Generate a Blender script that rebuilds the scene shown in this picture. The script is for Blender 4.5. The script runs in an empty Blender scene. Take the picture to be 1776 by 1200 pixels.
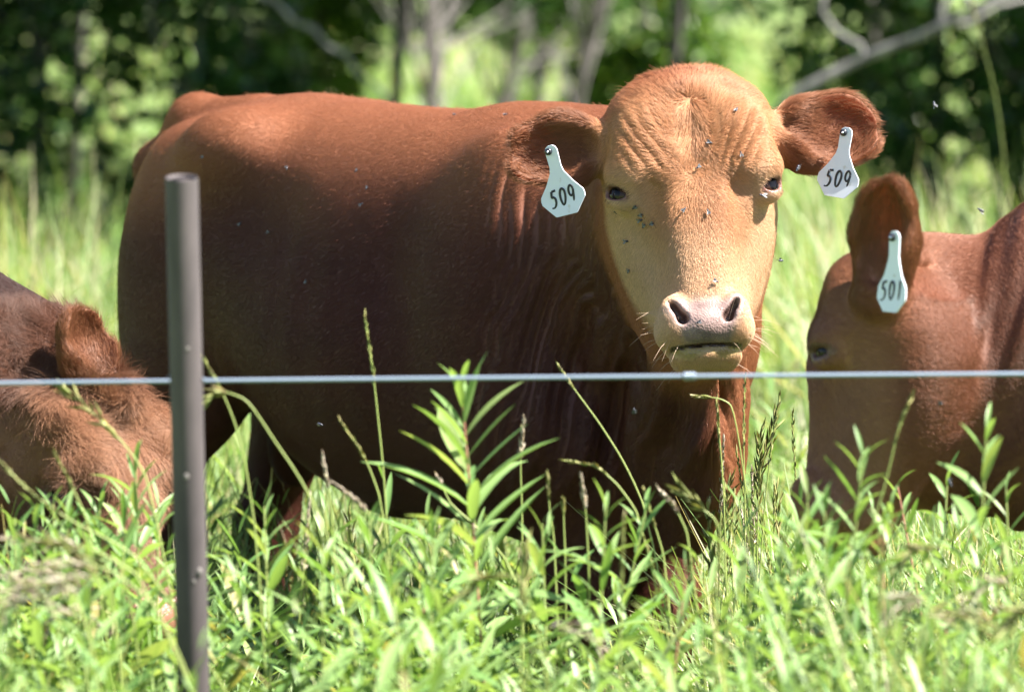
import bpy, bmesh, math, random
import numpy as np
from mathutils import Vector, Matrix
R = math.radians
random.seed(7)
rng = np.random.default_rng(11)
SC = bpy.context.scene
COL = SC.collection

# ------------------------------------------------------------------ camera, sky, sun, exposure
CAM_H = 1.6
PITCH = math.atan(790.0 / 9867.0)
cam = bpy.data.cameras.new('camera')
cam.sensor_width = 36.0
cam.lens = 200.0
cam.clip_start = 0.1
cam.clip_end = 3000.0
cam.dof.use_dof = True
cam.dof.focus_distance = 8.97
cam.dof.aperture_fstop = 4.6
cam_ob = bpy.data.objects.new('camera', cam)
COL.objects.link(cam_ob)
cam_ob.location = (0, 0, CAM_H)
cam_ob.rotation_euler = (math.pi / 2 - PITCH, 0, 0)
SC.camera = cam_ob

SUN_AZ = R(106.0)      # from +Y (view direction) towards +X (right)
SUN_EL = R(52.0)
SUN_DIR = Vector((math.sin(SUN_AZ) * math.cos(SUN_EL), math.cos(SUN_AZ) * math.cos(SUN_EL), math.sin(SUN_EL)))
world = bpy.data.worlds.new('World')
SC.world = world
world.use_nodes = True
wn = world.node_tree
bg = wn.nodes['Background']
sky = wn.nodes.new('ShaderNodeTexSky')
sky.sky_type = 'NISHITA'
sky.sun_disc = False
sky.sun_elevation = SUN_EL
sky.sun_rotation = SUN_AZ
wn.links.new(sky.outputs[0], bg.inputs[0])
bg.inputs[1].default_value = 0.055
sun = bpy.data.lights.new('sun', 'SUN')
sun.energy = 5.0
sun.angle = R(0.53)
sun.color = (1.0, 0.95, 0.86)
sun_ob = bpy.data.objects.new('sun', sun)
COL.objects.link(sun_ob)
sun_ob.rotation_euler = SUN_DIR.to_track_quat('Z', 'Y').to_euler()
SC.view_settings.view_transform = 'Standard'
SC.view_settings.look = 'None'
SC.view_settings.gamma = 1.0
SC.view_settings.use_curve_mapping = False
SC.view_settings.exposure = 2.36
SC.render.engine = 'CYCLES'
SC.cycles.use_denoising = True
SC.cycles.max_bounces = 7
SC.cycles.diffuse_bounces = 3
SC.cycles.transmission_bounces = 4
SC.cycles.transparent_max_bounces = 6
SC.cycles.caustics_reflective = False
SC.cycles.caustics_refractive = False
SC.cycles_curves.shape = 'RIBBONS'

# ------------------------------------------------------------------ helpers
CP, SP = math.cos(PITCH), math.sin(PITCH)
FPX = 200.0 / 36.0 * 1776.0

def at(px, py, Y):
    """world point at distance Y (metres along +Y) seen at a given spot of the photograph"""
    u = (px - 888.0) / FPX
    v = (600.0 - py) / FPX
    d = np.array([u, CP + v * SP, -SP + v * CP])
    d = d * (Y / d[1])
    return np.array([d[0], d[1], d[2] + CAM_H])

def to_px(P):
    P = np.asarray(P, dtype=float)
    x, y, z = P[..., 0], P[..., 1], P[..., 2] - CAM_H
    f = y * CP - z * SP
    up = y * SP + z * CP
    return np.stack([888 + FPX * x / f, 600 - FPX * up / f], -1)

def tag(o, label=None, cat=None, group=None, kind=None):
    if label: o['label'] = label
    if cat: o['category'] = cat
    if group: o['group'] = group
    if kind: o['kind'] = kind
    return o

def empty(name, loc, label, cat, group=None):
    o = bpy.data.objects.new(name, None)
    o.empty_display_size = 0.1
    COL.objects.link(o)
    o.location = loc
    return tag(o, label, cat, group)

def link(name, me, parent=None, mat=None):
    o = bpy.data.objects.new(name, me)
    COL.objects.link(o)
    if parent is not None: o.parent = parent
    if mat is not None and me is not None and len(me.materials) == 0: me.materials.append(mat)
    return o

def mesh_np(name, V, F, smooth=True):
    """mesh from numpy arrays: V (n,3), F (m,k) of one face size"""
    me = bpy.data.meshes.new(name)
    V = np.ascontiguousarray(V, dtype=np.float32); F = np.ascontiguousarray(F, dtype=np.int32)
    n, m, k = len(V), len(F), F.shape[1]
    me.vertices.add(n); me.vertices.foreach_set('co', V.ravel())
    me.loops.add(m * k); me.loops.foreach_set('vertex_index', F.ravel())
    me.polygons.add(m)
    me.polygons.foreach_set('loop_start', np.arange(0, m * k, k, dtype=np.int32))
    me.polygons.foreach_set('loop_total', np.full(m, k, dtype=np.int32))
    me.polygons.foreach_set('use_smooth', np.full(m, smooth, dtype=bool))
    me.update(calc_edges=True)
    me.validate()
    return me

def set_color(me, C, name='col'):
    a = me.color_attributes.new(name, 'FLOAT_COLOR', 'POINT')
    C = np.asarray(C, dtype=np.float32)
    if C.shape[1] == 3: C = np.concatenate([C, np.ones((len(C), 1), np.float32)], 1)
    a.data.foreach_set('color', np.ascontiguousarray(C).ravel())

def mat_new(name):
    m = bpy.data.materials.new(name)
    m.use_nodes = True
    nt = m.node_tree
    return m, nt, nt.nodes['Principled BSDF']

def N(nt, t, **kw):
    n = nt.nodes.new(t)
    for k, v in kw.items(): setattr(n, k, v)
    return n

def vnoise(P, scale, seed=0):
    """smooth value noise in -1..1 at points P"""
    Q = np.asarray(P, dtype=np.float64) * scale + seed * 17.31
    I = np.floor(Q).astype(np.int64); f = Q - I
    f = f * f * (3 - 2 * f)
    out = 0
    for dx in (0, 1):
        for dy in (0, 1):
            for dz in (0, 1):
                h = (I[..., 0] + dx) * 374761393 + (I[..., 1] + dy) * 668265263 + (I[..., 2] + dz) * 2147483647 + seed * 1274126177
                h = (h ^ (h >> 13)) * 1274126177
                h = (h ^ (h >> 16)) & 0xffff
                w = (f[..., 0] if dx else 1 - f[..., 0]) * (f[..., 1] if dy else 1 - f[..., 1]) * (f[..., 2] if dz else 1 - f[..., 2])
                out = out + w * (h / 32767.5 - 1.0)
    return out

def tube(path, radii, sides=10, cap=True):
    """V, F(quads) of a tube along a polyline"""
    path = np.asarray(path, float); n = len(path)
    radii = np.broadcast_to(np.asarray(radii, float), (n,))
    T = np.gradient(path, axis=0); T /= np.linalg.norm(T, axis=1)[:, None] + 1e-12
    ref = np.array([0.13, 0.97, 0.21]) if abs(T[0, 1]) < 0.8 else np.array([0.97, 0.13, 0.21])
    V = []
    for i in range(n):
        a = np.cross(T[i], ref); a /= np.linalg.norm(a)
        b = np.cross(T[i], a); ref = np.cross(a, T[i]); 
        t = np.arange(sides) / sides * 2 * np.pi
        V.append(path[i] + radii[i] * (np.cos(t)[:, None] * a + np.sin(t)[:, None] * b))
    V = np.concatenate(V)
    F = []
    for i in range(n - 1):
        for j in range(sides):
            k = (j + 1) % sides
            F.append((i * sides + j, i * sides + k, (i + 1) * sides + k, (i + 1) * sides + j))
    if cap:
        V = np.concatenate([V, path[:1], path[-1:]])
        c0, c1 = n * sides, n * sides + 1
        for j in range(0, sides, 2):
            a, b, c = j, (j + 1) % sides, (j + 2) % sides
            F.append((c0, c, b, a))
            o = (n - 1) * sides
            F.append((c1, o + a, o + b, o + c))
    return V, np.array(F)

def join_vf(parts):
    Vs, Fs, o = [], [], 0
    for V, F in parts:
        Vs.append(V); Fs.append(np.asarray(F) + o); o += len(V)
    return np.concatenate(Vs), np.concatenate(Fs)

# ------------------------------------------------------------------ signed distance modelling
def frame(right, up):
    """rows: u (right), v (forward), w (up) orthonormal"""
    w = np.asarray(up, float); w /= np.linalg.norm(w)
    u = np.asarray(right, float); u = u - w * np.dot(u, w); u /= np.linalg.norm(u)
    return np.stack([u, np.cross(u, w) * 0 + np.cross(w, u), w])

class Tab:
    """smooth lookup table"""
    def __init__(self, x, y, sm=0.35):
        x = np.asarray(x, float); y = np.asarray(y, float)
        o = np.argsort(x); x, y = x[o], y[o]
        self.x = np.linspace(x[0], x[-1], 400)
        m = np.zeros_like(y)
        d = np.diff(y) / np.diff(x)
        m[1:-1] = np.where(d[1:] * d[:-1] > 0, 2 * d[1:] * d[:-1] / (d[1:] + d[:-1] + 1e-12), 0)
        m[0], m[-1] = d[0], d[-1]
        i = np.clip(np.searchsorted(x, self.x, side='right') - 1, 0, len(x) - 2)
        h = x[i + 1] - x[i]; t = (self.x - x[i]) / h
        self.y = ((2*t**3-3*t**2+1)*y[i] + (t**3-2*t**2+t)*h*m[i] + (-2*t**3+3*t**2)*y[i+1] + (t**3-t**2)*h*m[i+1])
        self.x = self.x.astype(np.float32); self.y = self.y.astype(np.float32)
    def __call__(self, t):
        return np.interp(t, self.x, self.y).astype(np.float32)

class Field:
    def __init__(self, xs, ys, zs):
        self.ax = [np.asarray(a, np.float32) for a in (xs, ys, zs)]
        self.F = np.full([len(a) for a in self.ax], 1.0, np.float32)
    def _sl(self, lo, hi):
        s = []
        for a, l, h in zip(self.ax, lo, hi):
            i0 = max(0, np.searchsorted(a, l) - 1); i1 = min(len(a), np.searchsorted(a, h) + 1)
            s.append(slice(i0, i1))
        return tuple(s)
    def grid(self, sl):
        return (self.ax[0][sl[0]][:, None, None], self.ax[1][sl[1]][None, :, None], self.ax[2][sl[2]][None, None, :])
    def apply(self, fn, lo, hi, k, op='add'):
        m = k + 0.02
        sl = self._sl(np.asarray(lo) - m, np.asarray(hi) + m)
        if any(s.stop <= s.start for s in sl): return
        d = fn(*self.grid(sl)).astype(np.float32)
        A = self.F[sl]
        if op == 'sub': A, d2 = -A, d
        else: d2 = d
        h = np.clip(0.5 + 0.5 * (d2 - A) / max(k, 1e-6), 0, 1)
        r = d2 + (A - d2) * h - k * h * (1 - h)
        self.F[sl] = -r if op == 'sub' else r
    # primitives -------------------------------------------------
    def ell(self, c, r, M=None, k=0.02, op='add'):
        c = np.asarray(c, np.float32); r = np.asarray(r, np.float32)
        M = np.eye(3) if M is None else np.asarray(M, float)
        ext = np.sqrt(((M * r[:, None]) ** 2).sum(0))
        def fn(X, Y, Z):
            x, y, z = X - c[0], Y - c[1], Z - c[2]
            q1 = 0; q2 = 0
            for i in range(3):
                l = np.float32(M[i, 0]) * x + np.float32(M[i, 1]) * y + np.float32(M[i, 2]) * z
                q1 = q1 + (l / r[i]) ** 2; q2 = q2 + (l / r[i] ** 2) ** 2
            k0 = np.sqrt(q1); k1 = np.sqrt(q2) + 1e-6
            return np.where(k0 < 0.05, -r.min(), k0 * (k0 - 1) / k1)
        self.apply(fn, c - ext, c + ext, k, op)
    def cone(self, a, b, ra, rb, k=0.03, op='add'):
        a = np.asarray(a, np.float32); b = np.asarray(b, np.float32)
        ab = b - a; L2 = float(ab @ ab)
        def fn(X, Y, Z):
            t = np.clip(((X - a[0]) * ab[0] + (Y - a[1]) * ab[1] + (Z - a[2]) * ab[2]) / L2, 0, 1)
            dx, dy, dz = X - a[0] - t * ab[0], Y - a[1] - t * ab[1], Z - a[2] - t * ab[2]
            return np.sqrt(dx * dx + dy * dy + dz * dz) - (ra + (rb - ra) * t)
        rm = max(ra, rb)
        self.apply(fn, np.minimum(a, b) - rm, np.maximum(a, b) + rm, k, op)
    def chain(self, pts, rad, k=0.03, op='add'):
        for i in range(len(pts) - 1): self.cone(pts[i], pts[i + 1], rad[i], rad[i + 1], k, op)
    def loft(self, o, M, t0, t1, cu, cv, hu, hv, n, k=0.03, lo=None, hi=None):
        """superellipse sections along local axis 2; cu, cv, hu, hv: Tabs of the axis parameter"""
        o = np.asarray(o, np.float32); M = np.asarray(M, np.float32)
        nf = n if callable(n) else (lambda t: np.float32(n))
        def fn(X, Y, Z):
            x, y, z = X - o[0], Y - o[1], Z - o[2]
            u = M[0, 0] * x + M[0, 1] * y + M[0, 2] * z
            v = M[1, 0] * x + M[1, 1] * y + M[1, 2] * z
            w = M[2, 0] * x + M[2, 1] * y + M[2, 2] * z
            t = np.clip(w, t0, t1); dw = np.abs(w - t)
            u = u - cu(t); v = v - cv(t); a = hu(t); b = hv(t); e = nf(t)
            q = (np.abs(u / a) ** e + np.abs(v / b) ** e + 1e-9) ** (1.0 / e)
            r = np.sqrt(u * u + v * v)
            d = np.where(q > 0.15, r * (1 - 1 / np.maximum(q, 0.15)), -np.minimum(a, b))
            return np.where(dw > 0, np.sqrt(np.maximum(d, 0) ** 2 + dw * dw), d)
        self.apply(fn, lo, hi, k)
    # mesh ---------------------------------------------------------
    def mesh(self):
        F = self.F; S = F < 0
        nx, ny, nz = F.shape
        cs = np.zeros((nx - 1, ny - 1, nz - 1), np.int8)
        for dx in (0, 1):
            for dy in (0, 1):
                for dz in (0, 1):
                    cs += S[dx:nx - 1 + dx, dy:ny - 1 + dy, dz:nz - 1 + dz]
        act = (cs > 0) & (cs < 8)
        idx = -np.ones(act.shape, np.int64)
        I = np.argwhere(act); n = len(I)
        idx[act] = np.arange(n)
        acc = np.zeros((n, 3)); cnt = np.zeros(n)
        corners = [(a, b, c) for a in (0, 1) for b in (0, 1) for c in (0, 1)]
        for c0 in corners:
            for axis in range(3):
                if c0[axis]: continue
                c1 = list(c0); c1[axis] = 1
                A = I + np.array(c0); B = I + np.array(c1)
                fa = F[A[:, 0], A[:, 1], A[:, 2]]; fb = F[B[:, 0], B[:, 1], B[:, 2]]
                m = (fa < 0) != (fb < 0)
                t = np.where(m, fa / np.where(m, fa - fb, 1), 0)
                pa = np.stack([self.ax[q][A[:, q]] for q in range(3)], 1); pb = np.stack([self.ax[q][B[:, q]] for q in range(3)], 1)
                acc += np.where(m[:, None], pa + (pb - pa) * t[:, None], 0); cnt += m
        V = acc / cnt[:, None]
        quads = []
        for axis in range(3):
            sl0 = [slice(1, -1)] * 3; sl1 = [slice(1, -1)] * 3
            sl0[axis] = slice(0, -1); sl1[axis] = slice(1, None)
            a = S[tuple(sl0)]; b = S[tuple(sl1)]
            E = np.argwhere(a != b)
            off = np.ones(3, int); off[axis] = 0
            P = E + off
            inside = S[P[:, 0], P[:, 1], P[:, 2]]
            o1, o2 = (axis + 1) % 3, (axis + 2) % 3
            e1 = np.zeros(3, int); e1[o1] = 1; e2 = np.zeros(3, int); e2[o2] = 1
            q = [P - e1 - e2, P - e2, P, P - e1]
            q = np.stack([idx[x[:, 0], x[:, 1], x[:, 2]] for x in q], 1)
            q[~inside] = q[~inside][:, ::-1]
            quads.append(q)
        Q = np.concatenate(quads)
        Q = Q[(Q >= 0).all(1)]
        return V, Q

def smooth_v(V, Q, it=2, lam=0.5):
    E = np.concatenate([Q[:, [0, 1]], Q[:, [1, 2]], Q[:, [2, 3]], Q[:, [3, 0]]])
    deg = np.bincount(E[:, 0], minlength=len(V)) + np.bincount(E[:, 1], minlength=len(V))
    for i in range(it):
        for l in (lam, -lam * 0.92):
            S = np.zeros_like(V)
            for c in range(3):
                S[:, c] = np.bincount(E[:, 0], V[E[:, 1], c], len(V)) + np.bincount(E[:, 1], V[E[:, 0], c], len(V))
            V = V + l * (S / deg[:, None] - V)
    return V

def vert_normals(V, Q):
    n = np.cross(V[Q[:, 2]] - V[Q[:, 0]], V[Q[:, 3]] - V[Q[:, 1]])
    O = np.zeros_like(V)
    for j in range(4):
        for c in range(3): O[:, c] += np.bincount(Q[:, j], n[:, c], len(V))
    return O / (np.linalg.norm(O, axis=1)[:, None] + 1e-12)

def largest(V, Q):
    """keep the largest connected island"""
    par = np.arange(len(V))
    lab = np.arange(len(V))
    for it in range(2000):
        m = lab[Q].min(1)
        new = lab.copy()
        for j in range(4): np.minimum.at(new, Q[:, j], m)
        new = new[new]
        if (new == lab).all(): break
        lab = new
    u, c = np.unique(lab, return_counts=True)
    keep = lab == u[c.argmax()]
    mp = -np.ones(len(V), int); mp[keep] = np.arange(keep.sum())
    return V[keep], mp[Q[keep[Q[:, 0]]]]

def axis_grid(lo, hi, flo, fhi, coarse, fine):
    a = np.arange(lo, flo, coarse) if flo > lo else np.array([])
    b = np.arange(max(flo, lo), fhi, fine)
    c = np.arange(fhi, hi, coarse)
    # graded steps between fine and coarse
    return np.unique(np.round(np.concatenate([a, b, c]), 5))

# ------------------------------------------------------------------ cattle: shared head
def head_frame(face, up):
    """rows u (right as the viewer in front of the face sees it), v (out of the face), w (towards the poll)"""
    w = np.asarray(up, float); w /= np.linalg.norm(w)
    v = np.asarray(face, float); v = v - w * np.dot(v, w); v /= np.linalg.norm(v)
    u = np.cross(w, v) * -1
    u = np.cross(v, w)   # right-handed for a viewer looking against v
    return np.stack([-u, v, w]) if False else np.stack([np.cross(w, -v) * -1, v, w])

def add_head(F, O, H, ears=True, ear_l=None, ear_r=None, S=1.0, cs=1.0, eye_deg=38, brow=1.0, fslope=0.0):
    """O origin between the eyes on the front plane, H rows (u, v, w)"""
    O = np.asarray(O, float)
    cw = lambda w: w * cs if w > 0 else w
    L = lambda u, v, w: O + S * (u * H[0] + v * H[1] + cw(w) * H[2])
    rS = lambda *r: [x * S for x in r]
    def tab(xs, ys): return Tab([cw(x) * S for x in xs], [y * S for y in ys])
    R3 = 0.45 * S
    lo, hi = O - R3, O + R3
    # cranium and nasal bridge
    W  = [.188, .176, .158, .130, .098, .06, .02, -.02, -.06, -.10, -.14, -.18, -.215, -.24, -.26]
    hu = [.066, .092, .114, .130, .135, .135, .125, .104, .079, .063, .056, .055, .059, .058, .042]
    fr = [-.055, -.040, -.022, -.006, .003, .008, .010, .010, .007, .004, .002, .000, -.006, -.022, -.045]
    bk = [-.12, -.14, -.16, -.18, -.19, -.19, -.19, -.185, -.175, -.16, -.15, -.14, -.13, -.12, -.11]
    fr = [a - fslope * max(w_, 0) for a, w_ in zip(fr, W)]
    cv = [(a + b) / 2 for a, b in zip(fr, bk)]; hv = [(a - b) / 2 for a, b in zip(fr, bk)]
    z = [0] * len(W)
    F.loft(O, H, W[-1] * S, W[0] * S * cs, tab(W, z), tab(W, cv), tab(W, hu), tab(W, hv), 2.7, 0.02 * S, lo, hi)
    # cheeks and jaw
    W  = [.12, .06, .0, -.05, -.10, -.15, -.20, -.235, -.262]
    hu = [.112, .129, .129, .123, .108, .085, .066, .058, .042]
    fr = [-.05, -.042, -.036, -.040, -.046, -.046, -.040, -.045, -.062]
    bk = [-.20, -.225, -.24, -.24, -.225, -.19, -.155, -.13, -.11]
    cv = [(a + b) / 2 for a, b in zip(fr, bk)]; hv = [(a - b) / 2 for a, b in zip(fr, bk)]
    z = [0] * len(W)
    F.loft(O, H, W[-1] * S, W[0] * S * cs, tab(W, z), tab(W, cv), tab(W, hu), tab(W, hv), 2.5, 0.035 * S, lo, hi)
    # poll knob
    F.ell(L(0, -.075, .142), rS(.085, .065, .046), H, 0.06 * S)
    # muzzle: upper lip block, flanks, nose pad
    F.ell(L(0, -.045, -.222), rS(.069, .050, .040), H, 0.025 * S)
    for s in (-1, 1):
        F.ell(L(s * .042, -.036, -.227), rS(.034, .040, .029), H, 0.02 * S)
    F.ell(L(0, -.016, -.222), rS(.040, .030, .031), H, 0.012 * S)
    for s in (-1, 1):   # nostril wings
        F.ell(L(s * .049, -.012, -.204), rS(.020, .022, .028), H, 0.018 * S)
    # brow ridges and eyes
    for s in (-1, 1):
        F.ell(L(s * .072, -.012 - .075 * fslope, .075), rS(.045, .022, .05), H, 0.04 * S)
        F.ell(L(s * .100, -.027 - .016 * (1 - brow), .030), rS(.036, .027 * brow, .022 * brow), H, 0.036 * S)
        ta = s * R(24)
        Mt = np.stack([math.cos(ta) * H[0] + math.sin(ta) * H[2], H[1], -math.sin(ta) * H[0] + math.cos(ta) * H[2]])
        F.ell(L(s * .083, .002, -.042), rS(.015, .013, .046), Mt, 0.03 * S, 'sub')  # tear groove
        F.ell(L(s * .112, -.044, .001), rS(.0275, .0265, .024), H, 0.016 * S)       # lids
    # eye opening
    for s in (-1, 1):
        a = R(eye_deg) * s
        M = np.stack([math.cos(a) * H[0] - math.sin(a) * H[1], math.sin(a) * H[0] + math.cos(a) * H[1], H[2]])
        tl = R(16) * s
        M = np.stack([math.cos(tl) * M[0] + math.sin(tl) * M[2], M[1], -math.sin(tl) * M[0] + math.cos(tl) * M[2]])
        F.ell(L(s * .112, -.044, .002) + 0.028 * S * M[1], rS(.0215, .02, .0104), M, 0.003 * S, 'sub')
    # nostrils: comma slots leaning outwards at the top
    for s in (-1, 1):
        a = s * R(33)
        M = np.stack([math.cos(a) * H[0] - math.sin(a) * H[2], H[1], math.sin(a) * H[0] + math.cos(a) * H[2]])
        F.ell(L(s * .0435, .010, -.203), rS(.0066, .024, .022), M, 0.006 * S, 'sub')
        F.ell(L(s * .036, .004, -.216), rS(.0085, .020, .009), M, 0.006 * S, 'sub')
    # lower lip and chin
    F.ell(L(0, -.056, -.266), rS(.056, .042, .018), H, 0.010 * S)
    F.ell(L(0, -.076, -.268), rS(.045, .042, .024), H, 0.02 * S)
    # mouth line
    F.ell(L(0, -.012, -.2565), rS(.050, .030, .0011), H, 0.002 * S, 'sub')
    # ears
    if ears:
        for e in (ear_l, ear_r):
            if e is None: continue
            base, tip, facing, hw, cup = e
            A, B = (O + S * (q[0] * H[0] + q[1] * H[1] + q[2] * H[2]) for q in (base, tip))
            ax = (B - A); Ln = np.linalg.norm(ax); ax = ax / Ln
            f = np.asarray(facing, float); f = f[0] * H[0] + f[1] * H[1] + f[2] * H[2]
            f = f - ax * (f @ ax); f /= np.linalg.norm(f)
            g = np.cross(ax, f)
            M = np.stack([ax, g, f])
            C = A + ax * Ln * 0.60
            G = Field.__new__(Field); 
            # cup built on a scratch copy so that the hollow only eats the ear itself
            m = 0.06
            ext = np.array([Ln * .55 + m] * 3)
            sl = F._sl(C - ext, C + ext)
            G.ax = [F.ax[0][sl[0]], F.ax[1][sl[1]], F.ax[2][sl[2]]]
            G.F = np.full([len(a) for a in G.ax], 1.0, np.float32)
            G.ell(C, [Ln * .44, hw, .036 * S], M, 0.001)
            G.cone(A, A + ax * Ln * .42, .040 * S, hw * .74, 0.03 * S)
            G.ell(C + f * cup * S + ax * .010 * S, [Ln * .43, hw * .93, .040 * S], M, 0.010 * S, 'sub')
            G.ell(C + f * .026 * S - ax * Ln * .20, [Ln * .26, hw * .5, .022 * S], M, 0.015 * S, 'sub')
            gx, gy, gz = G.grid((slice(None),) * 3)
            G.F = G.F + (0.0035 * np.sin(gx * 47 + 1.3 * np.sin(gz * 31)) * np.sin(gz * 53 + gy * 20)).astype(np.float32)
            T = F.F[sl]; k = 0.018 * S
            h = np.clip(0.5 + 0.5 * (G.F - T) / k, 0, 1)
            F.F[sl] = G.F + (T - G.F) * h - k * h * (1 - h)

def head_local(V, O, H, S=1.0):
    return (V - O) @ H.T / S
# ------------------------------------------------------------------ the bull 509
PHI = R(44)
BH = np.array([math.cos(PHI), -math.sin(PHI), 0.0])     # body heading
BR = np.array([-math.sin(PHI), -math.cos(PHI), 0.0])    # its right side, towards the camera
BO = np.array([-0.12, 9.80, 0.0])
def bp(s, t, z): return BO + s * BH + t * BR + np.array([0, 0, z])
# head
HO = at(1206, 321, 8.93)
pit, yaw, rol = R(-19), R(2.0), R(3.2)
Rz = np.array([[math.cos(yaw), -math.sin(yaw), 0], [math.sin(yaw), math.cos(yaw), 0], [0, 0, 1]])
Rx = np.array([[1, 0, 0], [0, math.cos(pit), math.sin(pit)], [0, -math.sin(pit), math.cos(pit)]])
Ry = np.array([[math.cos(rol), 0, -math.sin(rol)], [0, 1, 0], [math.sin(rol), 0, math.cos(rol)]])
u0, v0, w0 = np.array([1., 0, 0]), np.array([0, -1., 0]), np.array([0, 0, 1.])
rot = lambda x: Rz @ Ry @ np.linalg.inv(Rx) @ x
HH = np.stack([rot(u0), rot(v0), rot(w0)])
print('HH', HH)
EAR_L = ((-.115, -.09, .100), (-.285, -.065, .085), (.25, .9, -.10), .056, .022)
EAR_R = ((.115, -.09, .094), (.300, -.095, .106), (-.30, .9, .05), .063, .024)

def build_bull_field(coarse=0.010, fine=0.003):
    lo = np.array([-0.85, 8.72, 0.02]); hi = np.array([0.72, 10.55, 1.40])
    flo = HO + np.array([-.34, -.14, -.36]); fhi = HO + np.array([.35, .24, .27])
    ax = [axis_grid(lo[i], hi[i], flo[i], fhi[i], coarse, fine) for i in range(3)]
    F = Field(*ax)
    # trunk
    s  = [-.62, -.585, -.51, -.38, -.2, .0, .2, .36, .46, .54]
    tp = [1.09, 1.15, 1.205, 1.238, 1.230, 1.222, 1.222, 1.216, 1.17, 1.06]
    bt = [.82, .76, .72, .705, .60, .545, .51, .49, .50, .62]
    hw = [.10, .15, .20, .24, .262, .275, .255, .205, .165, .10]
    M = np.stack([BR, np.array([0, 0, 1.]), BH])
    cv = [(a + b) / 2 for a, b in zip(tp, bt)]; hv = [(a - b) / 2 for a, b in zip(tp, bt)]
    F.loft(BO, M, s[0], s[-1], Tab(s, [0, 0, 0, 0, 0, 0, .01, .03, .03, .02]), Tab(s, cv), Tab(s, hw), Tab(s, hv), 2.35, 0.03, lo, hi)
    # rump, hips, thighs
    for sd in (1, -1):
        F.ell(bp(-.34, sd * .19, 1.15), [.085, .06, .06], np.stack([BH, BR, [0, 0, 1]]), 0.10)    # hook
        F.ell(bp(-.20, sd * .335, 1.06), [.13, .075, .085], np.stack([BH, BR, [0, 0, 1]]), 0.08, 'sub')   # hollow of the flank
        F.ell(bp(.14, sd * .345, .98), [.06, .065, .24], np.stack([BH, BR, [0, 0, 1]]), 0.09, 'sub')   # behind the shoulder
        F.ell(bp(-.555, sd * .09, 1.09), [.08, .06, .09], np.stack([BH, BR, [0, 0, 1]]), 0.08)     # pin
        F.ell(bp(-.475, sd * .145, .90), [.165, .11, .27], np.stack([BH, BR, [0, 0, 1]]), 0.06)   # thigh
        F.ell(bp(-.475, sd * .155, .78), [.115, .08, .17], np.stack([BH, BR, [0, 0, 1]]), 0.06)
        # hind leg: stifle, hock, cannon, hoof
        off = 0.02 if sd == 1 else -0.02
        F.chain([bp(-.50, sd * .16, .74), bp(-.60 + off, sd * .165, .44), bp(-.585 + off, sd * .165, .15), bp(-.54 + off, sd * .165, .06)], [.088, .052, .042, .052], 0.05)
        # shoulder and fore leg
        F.ell(bp(.33, sd * (.175 if sd > 0 else .10), .93), [.15, .09, .27], np.stack([BH, BR, [0, 0, 1]]), 0.07)
        F.ell(bp(.40, sd * (.165 if sd > 0 else .11), .70), [.13, .09, .14], np.stack([BH, BR, [0, 0, 1]]), 0.06)
        F.chain([bp(.42, sd * .09 + .02, .66), bp(.45, sd * .09 + .02, .40), bp(.44, sd * .09 + .02, .14), bp(.46, sd * .09 + .02, .06)], [.095, .055, .042, .055], 0.05)
    # ribs belly roundness, brisket, dewlap
    F.ell(bp(-.03, 0, .80), [.33, .295, .265], np.stack([BH, BR, [0, 0, 1]]), 0.06)
    F.ell(bp(.49, .02, .70), [.13, .12, .20], np.stack([BH, BR, [0, 0, 1]]), 0.06)
    # flank fold and sheath
    F.ell(bp(-.10, 0, .555), [.12, .03, .045], np.stack([BH, BR, [0, 0, 1]]), 0.05)
    F.ell(bp(-.40, -.03, .625), [.05, .05, .085], None, 0.03)       # scrotum
    # neck
    nb = HO + (-.16) * HH[1] + .0 * HH[2]
    F.chain([bp(.30, .0, 1.00), bp(.46, -.0, 1.00), nb], [.20, .185, .125], 0.08)
    F.chain([bp(.30, .0, .88), bp(.505, .0, .86), HO + (-.19) * HH[1] - .09 * HH[2]], [.20, .155, .10], 0.07)
    F.chain([bp(.20, .0, 1.11), bp(.40, -.0, 1.10), HO + (-.16) * HH[1] + .06 * HH[2]], [.11, .11, .085], 0.06)
    # throat and dewlap run down into the brisket
    th = HO + (-.18) * HH[1] - .15 * HH[2]
    F.chain([th, at(1200, 700, 9.18), at(1192, 800, 9.24), at(1160, 890, 9.32)], [.085, .078, .078, .06], 0.07)
    F.chain([at(1222, 650, 9.11), at(1226, 760, 9.12), at(1222, 840, 9.16), at(1192, 930, 9.24)], [.03, .028, .03, .03], 0.05)
    add_head(F, HO, HH, True, EAR_L, EAR_R)
    # tail head
    F.chain([bp(-.46, 0, 1.185), bp(-.62, 0, 1.18), bp(-.725, 0.0, 1.10), bp(-.745, .0, .96), bp(-.69, .0, .6)], [.05, .045, .036, .026, .02], 0.04)
    return F
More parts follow.
